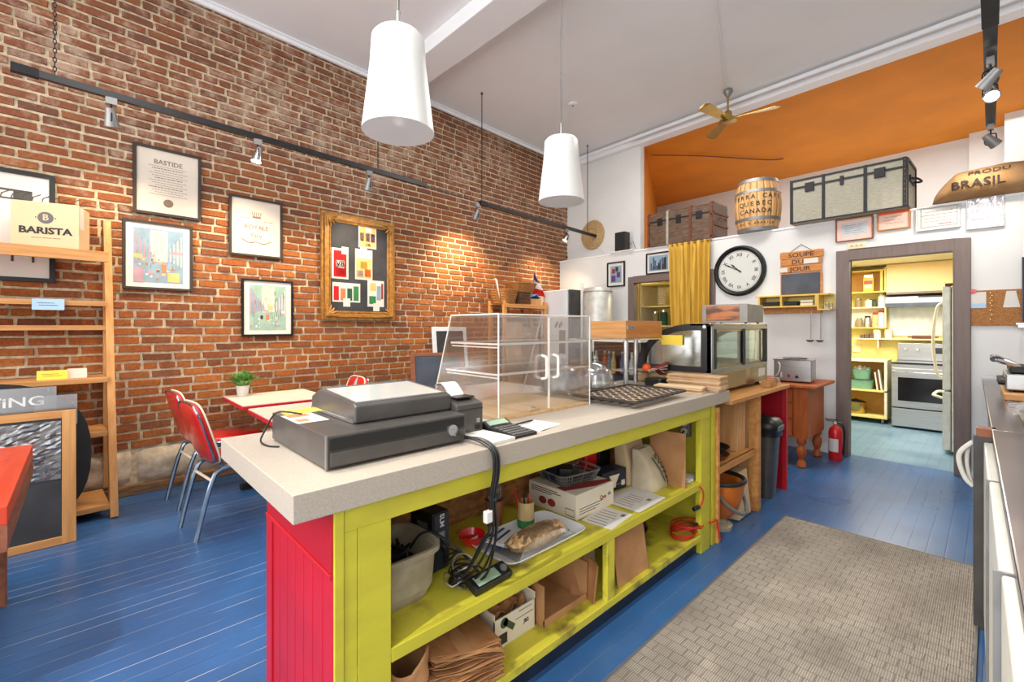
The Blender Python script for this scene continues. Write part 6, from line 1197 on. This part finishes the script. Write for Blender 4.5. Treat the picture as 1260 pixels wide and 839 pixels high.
G().tube([(.995, .15, .30), (1.04, .16, .29), (1.06, .25, .28), (1.04, .33, .29), (.995, .34, .30)], .010, 6).build('handle', 'iron', t); BX(.985, .999, .12, .37, .27, .33).build('handle_plate', 'iron', t)
# coffee sack
t = thing('coffee_sack', 'burlap coffee sack printed BRASIL lying on the ledge', 'sack', (.12, 5.74, LZ), -.03)
def fsk(u, v):
    x = -.50 + 1.05 * v; a = u * 2 * PI; env = (min(1, (v / .16)) ** .55 if v < .16 else 1); h = (.115 + .015 * math.sin(v * 4)) * env; w_ = .17 * env
    if v > .72: q = (v - .72) / .28; h *= 1 - .42 * math.sin(min(1, q * 1.6) * PI / 2) + .25 * max(0, q - .6); w_ *= 1 - .3 * math.sin(q * PI)
    z = h + h * math.sin(a) * (1 if math.sin(a) > 0 else .98); y = w_ * math.cos(a); n_ = noise.noise(Vector((x * 7, y * 9, a))); return Vector((x, y + .012 * n_ * (v > .6), max(0, z + .010 * n_ * (math.sin(a) > -.6) + .012 * math.sin(v * 30) * (v > .68) * abs(math.sin(a)))))
sk = G().grid(fsk, 48, 60).build('sack_body', 'burlap', t, smooth=True, angle=0)
project(text('BRASIL', .095, (-.20, -.3, .115), 'ink', t, sx=1.15), sk, (0, 1, -.12))
project(text('PRODU', .06, (-.13, -.3, .225), 'ink', t, sx=1.25), sk, (0, 1, -.25))
G().tube([(.22, -.15, .17), (.26, -.17, .12), (.27, -.16, .05), (.29, -.12, .22)], .006, 5).build('tie_cord', 'dark_wood', t, smooth=True)

# ================================================================ KITCHEN
t = thing('kitchen_range', 'stainless electric range with dark oven glass in the kitchen', 'stove', (-.93, 7.94, 0))
BX(0, .76, .0, .64, .02, .855).build('body', 'steel', t, bevel=.004); BX(.0, .76, -.02, .62, .855, .875).build('cooktop', 'oven_glass', t, bevel=.003); BX(.0, .76, .56, .64, .875, 1.12).build('backguard', 'steel', t, bevel=.006)
d = BX(.008, .752, -.03, .0, .28, .80).build('oven_door', 'steel', t, bevel=.006); BX(.07, .69, -.034, -.03, .37, .68).build('oven_window', 'oven_glass', d); G().tube([(.05, -.035, .755), (.06, -.07, .755), (.70, -.07, .755), (.71, -.035, .755)], .011, 8).build('handle', 'chrome', d, smooth=True)
BX(.008, .752, -.03, .0, .03, .265).build('storage_drawer', 'steel', t, bevel=.006); BX(.005, .755, -.012, -.001, .266, .279).build('drawer_gap', 'black', t); BX(.38, .74, .556, .56, .98, 1.06).build('control_display', 'oven_glass', t)
for x in (.09, .22, .5, .64): G().lathe([(0, 0), (.024, 0), (.02, .02), (0, .02)], 14, (x, .558, 1.03), R).build('knob', 'silver', t)
t = thing('kitchen_fridge', 'stainless fridge with curved handles beyond the doorway edge', 'fridge', (-.36, 6.65, 0))
BX(.07, .80, 0, .8, .03, 1.77).build('cabinet_body', 'steel_pale', t, bevel=.006)
for z0_, z1_, h0, h1 in ((.68, 1.78, .80, 1.60), (.04, .665, .55, .62)):
    d = BX(.0, .065, 0, .8, z0_, z1_).build('door', 'steel_pale', t, bevel=.01)
    if h0 > .7: G().tube([(.0, .03, h0), (-.045, .03, h0 + .06), (-.075, .03, (h0 + h1) / 2), (-.045, .03, h1 - .06), (.0, .03, h1)], .014, 8).build('handle', 'cream', d, smooth=True)
    else: G().tube([(.0, .03, .59), (-.06, .03, .61), (-.075, .1, .615), (-.06, .5, .61), (.0, .55, .6)], .014, 8).build('handle', 'cream', d, smooth=True)
BX(.02, .09, -.005, .05, 1.78, 1.81).build('hinge_cap', 'dark_wood', t, bevel=.004)
t = thing('range_hood', 'steel range hood below the peach cupboard door', 'range hood', (-1.04, 8.30, 1.63)); G().prism([(0, .03), (0, .14), (.3, .17), (.3, 0), (.02, 0)], lambda p: (0, p[0], p[1]), lambda p: (.76, p[0], p[1])).build('hood_body', 'steel', t, bevel=.004); BX(.35, .72, -.004, .003, .12, .14).build('vent_slot', 'black', t); BX(.0, .76, -.01, .02, -.004, .05).build('front_lip', 'slate', t)
t = thing('peach_cupboard', 'peach wall cupboard over the kitchen range hood', 'cupboard', (-1.03, 8.32, 1.835)); BX(0, .98, 0, .29, 0, .40).build('cabinet_body', 'peach', t); BX(.0, .97, -.018, 0, .0, .39).build('door', 'peach', t, bevel=.003); BX(0, .98, -.02, .3, -.03, -.001).build('bottom_rail', 'brown_trim', t)
t = thing('steel_splashback', 'pale steel splashback sheet behind the kitchen range', 'splashback', (-1.03, 8.60, 1.22)); BX(0, .9, 0, .015, 0, .42).build('sheet', 'steel_pale', t)
t = thing('kitchen_wall_cubby', 'yellow open cubby cabinet at top left of the kitchen wall', 'cabinet', (-1.80, 8.32, 1.845))
BX(0, .75, 0, .28, 0, .018).build('bottom_board', 'yellow_shelf', t); BX(0, .75, 0, .28, .31, .33).build('top_board', 'yellow_shelf', t); BX(.70, .73, -.0, .28, .018, .31).build('side_board', 'yellow_shelf', t); BX(.745, .765, 0, .28, -.0, .36).build('side_board', 'yellow_shelf', t); BX(0, .7, .26, .275, .018, .31).build('back_board', 'orange_back', t)
t = thing('oil_tin', 'bright yellow square tin with red label in yellow cubby', 'tin', (-1.22, 8.40, 1.864)); BX(-.08, .04, -.05, .05, 0, .21).build('tin_body', 'tin_yellow', t, bevel=.004); G().box(-.07, .03, -.052, -.05, .11, .16).build('red_label', 'red', t); G().box(-.06, .02, -.052, -.05, .05, .10).build('white_label', 'paper', t); BX(-.07, .03, -.04, .04, .21, .245).build('tin_neck', 'silver', t)
t = thing('glass_bowl', 'small glass bowl at the left of yellow cubby', 'bowl', (-1.55, 8.42, 1.864)); G().lathe([(0, 0), (.03, 0), (.06, .06), (.056, .06), (0, .01)], 20).build('bowl_body', 'film', t, smooth=True)
t = thing('spice_shelf', 'two-tier yellow spice shelf on the kitchen wall', 'shelf', (-1.80, 8.44, 1.325)); BX(0, .75, 0, .17, .30, .316).build('shelf_board', 'cream', t); BX(0, .75, 0, .17, .0, .016).build('shelf_board', 'yellow_shelf', t); BX(.735, .75, 0, .17, .016, .30).build('side_board', 'cream', t); BX(0, .735, .155, .165, .016, .3).build('back_board', 'cream', t)
for k, (x, r, h, f) in enumerate(((-1.38, .045, .13, 'jar_fill'), (-1.26, .045, .12, 'cream'), (-1.19, .03, .11, 'carton_green'), (-1.10, .05, .19, 'enamel'))): jar(x, 8.50, 1.642, r, h, f, ['silver', 'silver', 'black', 'silver'][k], ['squat jar at the left on upper spice shelf', 'cream-filled jar second on upper spice shelf', 'thin dark jar on upper spice shelf', 'tall white jar at the right on upper spice shelf'][k])
for k, (x, r, h, f) in enumerate(((-1.46, .035, .13, 'cream'), (-1.37, .042, .14, 'jar_fill'), (-1.27, .042, .17, 'silver'), (-1.18, .035, .22, 'nuts'), (-1.11, .036, .25, 'enamel'))): jar(x, 8.50, 1.342, r, h, f, ['cream', 'silver', 'black', 'red', 'carton_red'][k], ['pale jar at the left on lower spice shelf', 'brown-filled jar second on lower spice shelf', 'silver canister in the middle of lower spice shelf', 'tall amber jar with red lid on lower spice shelf', 'tall white jar with dark red lid on lower spice shelf'][k])
t = thing('long_wall_shelf', 'long thin cream shelf above the kitchen range', 'shelf', (-1.42, 8.44, 1.165)); BX(0, 1.0, 0, .17, 0, .014).build('shelf_board', 'cream', t); BX(.27, .285, .02, .17, -.12, 0).build('bracket', 'cream', t)
for k in range(2): cup('paper_cup', ['cream cup at the left on long thin shelf', 'cream cup at the right on long thin shelf'][k], -1.16 + .13 * k, 8.52, 1.18, .04, .05, .13, 'cream')
t = thing('brown_packets', 'row of small brown packets on the long thin shelf', 'packets', (-1.34, 8.52, 1.18)); 
for k in range(3): BX(k * .055 - .02, k * .055 + .03, -.03, .03, 0, .05 + .01 * k).build('packet', 'trunk_wood', t, bevel=.005)
t = thing('rolling_pin', 'brown rolling pin on the long shelf above the range', 'rolling pin', (-.66, 8.52, 1.205)); G().tube([(-.16, 0, 0), (-.12, 0, 0), (-.115, 0, 0), (.115, 0, 0), (.12, 0, 0), (.16, 0, 0)], [.01, .01, .024, .024, .01, .01], 12).build('roller', 'dark_wood', t, smooth=True)
t = thing('rolling_shelf_unit', 'low yellow open shelf unit on castors beside the range', 'shelf unit', (-1.83, 8.05, 0))
BX(0, .84, 0, .42, .86, .885).build('top_board', 'cream', t); BX(.0, .84, 0, .42, .44, .46).build('shelf_board', 'yellow_kitchen', t); BX(0, .84, 0, .42, .07, .10).build('bottom_board', 'yellow_kitchen', t); BX(.81, .84, 0, .42, .10, .86).build('side_board', 'cream', t); BX(0, .03, 0, .42, .10, .86).build('side_board', 'cream', t); BX(.03, .81, .40, .41, .1, .86).build('back_board', 'orange_back', t)
for x in (.05, .79):
    for y in (.04, .38): G().cyl((x - .012, y, .035), (x + .012, y, .035), .034).build('castor', 'grey_plastic', t)
t = thing('dish_tub', 'wide pale green tub on the low yellow shelf unit', 'tub', (-1.37, 8.22, .461)); loft([(rr(.20, .13), 0), (rr(.23, .15), .13), (rr(.24, .16), .135), (rr(.22, .14), .13), (rr(.19, .12), .01), (rr(0, 0), .01)]).build('tub_body', 'teal_tub', t, smooth=True)
t = thing('green_bowl_tub', 'smaller green tub holding white cloths on the wide tub', 'tub', (-1.29, 8.20, .60)); loft([(rr(.09, .08), 0), (rr(.115, .10), .13), (rr(.12, .105), .14), (rr(.1, .09), .13), (rr(0, 0), .12)]).build('tub_body', 'teal_tub', t, smooth=True); G().grid(lambda u, v: Vector((-.09 + .18 * u, -.07 + .14 * v, .13 + .05 * abs(noise.noise(Vector((u * 4, v * 4, 7)))) * 1.5)), 10, 10).build('white_cloths', 'white_cloth', t, smooth=True)
for k, m in enumerate(('cream', 'dark_wood', 'enamel')):
    p = thing('cook_book', ['cream book, leftmost of three leaning in yellow unit', 'dark brown book, middle of three leaning in yellow unit', 'white book, rightmost of three leaning in yellow unit'][k], 'book', (-1.10 + .022 * k, 8.10, .462), rot=(0, -.12, 0)); BX(-.008, .008, 0, .18, 0, .25 + .02 * k).build('cover', m, p)
t = thing('stock_pot', 'squat dented metal pot on bottom of the yellow unit', 'pot', (-1.36, 8.20, .101)); G().lathe([(0, 0), (.10, 0), (.115, .03), (.12, .16), (.125, .165), (.115, .165), (.10, .03), (0, .01)], 28).build('pot_body', 'brass', t, smooth=True); G().lathe([(0, .166), (.12, .166), (.05, .19), (.01, .195), (.01, .21), (0, .21)], 24).build('lid', 'iron', t, smooth=True)
t = thing('socket_plate', 'cream socket plate on the yellow kitchen wall', 'outlet', (-1.42, 8.615, 1.02)); BX(-.05, .05, -.006, 0, -.06, .06).build('plate', 'cream', t, bevel=.003)
# pantry shelves behind the curtain opening
t = thing('pantry_shelving', 'pale shelving seen through the pantry opening', 'shelf unit', (-3.87, 6.72, 0))
BX(.0, .035, -.25, .3, 0, 2.1).build('upright', 'cream', t); BX(1.5, 1.535, -.25, .3, 0, 2.1).build('upright', 'cream', t)
for z in (.5, .95, 1.37, 1.675, 2.02): BX(.035, 1.5, -.25, .3, z - .02, z).build('shelf_board', 'yellow_kitchen', t)
g = thing('spiral_rack', 'white wire spiral rack on the upper pantry shelf', 'rack', (-3.55, 6.60, 1.68)); gg = G()
for k in range(9): gg.tube([(.06 * math.cos(a * PI / 8), .06 * math.sin(a * PI / 8), .03 + k * .03) for a in range(16)], .006, 5, closed=True)
for a in range(4): gg.tube([(.06 * math.cos(a * PI / 2), .06 * math.sin(a * PI / 2), 0), (.06 * math.cos(a * PI / 2), .06 * math.sin(a * PI / 2), .3)], .005, 5)
stuff(gg.build('wire_frame', 'cream', g))
g = thing('leaf_ornament', 'cream twisted ornament on the upper pantry shelf', 'ornament', (-3.30, 6.60, 1.68)); gg = G(); rnd = random.Random(9)
for k in range(7): a = k * .9; gg.tube([(0, 0, .0), (.05 * math.cos(a), .04 * math.sin(a), .09), (.09 * math.cos(a + .5), .06 * math.sin(a), .13 + .015 * k), (.04 * math.cos(a + 1), .05, .2)], [.01, .014, .012, .004], 6)
gg.build('twisted_stems', 'cream', g, smooth=True)
jar(-3.14, 6.58, 1.68, .05, .2, 'cool_blue', 'silver', 'blue-grey bottle at the right on upper pantry shelf', None, 'glass_bottle')
for k, (x, m, h) in enumerate(((-3.66, 'jar_fill', .22), (-3.52, 'dark_green', .24), (-3.36, 'black', .2), (-3.22, 'yellow_shelf', .22), (-3.08, 'film', .24))): jar(x, 6.60, 1.372, .055, h, m, 'silver', ['brown jar leftmost on middle pantry shelf', 'dark green bottle on middle pantry shelf', 'black canister on middle pantry shelf', 'yellow canister on middle pantry shelf', 'clear jar rightmost on middle pantry shelf'][k], None, 'storage_jar')

# ================================================================ RIGHT STEEL COUNTER
RA = math.radians(1.12)
t = thing('steel_counter', 'long stainless worktop along the right edge of the view', 'counter', (.056, 0, 0), RA)
BX(0, .75, 2.89, 5.72, .862, .90).build('far_worktop', 'worn_steel', t, bevel=.004); BX(-.0, .75, .5, 2.88, .862, .902).build('near_worktop', 'worn_steel', t, bevel=.004)
BX(.0, .75, 5.70, 5.72, .90, .93).build('rear_upstand', 'steel', t)
BX(.03, .72, 2.9, 5.6, .45, .47).build('undershelf', 'steel', t)
for y in (2.95, 5.5): BX(.03, .07, y, y + .04, 0, .862).build('leg', 'steel', t)
t = thing('undercounter_fridge', 'white undercounter fridge with curved handles at right edge', 'fridge', (.045, 0, 0), RA)
BX(.03, .70, .55, 2.96, .06, .855).build('cabinet_body', 'enamel', t, bevel=.004)
for k, (y0_, y1_) in enumerate(((2.20, 2.90), (1.40, 2.18), (.6, 1.38))):
    d = BX(-.012 + .004 * k, .028, y0_, y1_, .08, .84).build('door', 'enamel', t, bevel=.006); BX(-.016, .03, y0_ - .012, y0_ - .004, .08, .84).build('hinge_strip', 'galv', d)
d = BX(-.045, .028, 2.91, 2.955, .0, .86).build('end_post', 'charcoal', t); G().tube([(-.045, 2.93, .83), (-.085, 2.93, .78), (-.09, 2.93, .73), (-.07, 2.93, .66), (-.045, 2.93, .63)], .010, 8).tube([(-.045, 2.945, .83), (-.06, 2.95, .8), (-.065, 2.95, .73), (-.055, 2.95, .66), (-.045, 2.945, .63)], .008, 8).build('handle', 'enamel', d, smooth=True); BX(-.035, .03, 2.90, 2.96, .86, .90).build('corner_block', 'side_wood', t, bevel=.004)
for y in (.7, 2.8): G().cyl((.3, y, 0), (.3, y, .06), .03).build('foot', 'black', t)
t = thing('wooden_chopping_board', 'thick pale chopping board under the sandwich press', 'board', (.055, 4.10, .902), RA); BX(0, .45, 0, .62, 0, .035).build('board', 'pine', t, bevel=.004)
t = thing('sandwich_press', 'steel sandwich press with black knobs at the right edge', 'grill', (.06, 4.25, .938), RA)
BX(.0, .4, 0, .40, .012, .115).build('body', 'steel', t, bevel=.008); BX(.02, .4, .02, .38, .12, .16).build('lid_plate', 'iron', t, bevel=.006); G().tube([(.06, .04, .16), (-.04, .0, .20), (-.05, .1, .21), (-.04, .36, .21), (.06, .38, .16)], .013, 8).build('lid_handle', 'chrome', t, smooth=True); G().cyl((-.05, -.01, .205), (-.05, .06, .205), .018).build('grip', 'black', t)
for k in range(3): G().lathe([(0, 0), (.024, 0), (.02, .03), (0, .03)], 14, (.0, .06 + .12 * k, .06), RY(-PI / 2)).build('knob', 'black', t)
for x in (.03, .36):
    for y in (.04, .36): G().cyl((x, y, -.001), (x, y, .012), .012).build('foot', 'black', t)
t = thing('wrapped_tray', 'clear plastic-wrapped tray on the steel counter', 'tray', (.05, 3.02, .902), RA); BX(.05, .4, .1, .62, 0, .03).build('tray_body', 'film', t, bevel=.01); BX(.1, .35, .16, .56, .031, .034).build('printed_sheet', 'paper', t)
G().grid(lambda u, v: Vector((.02 + .40 * u, .06 + .60 * v, .045 + .02 * noise.noise(Vector((u * 6, v * 6, 3))))), 16, 16).build('plastic_wrap', 'film', t)
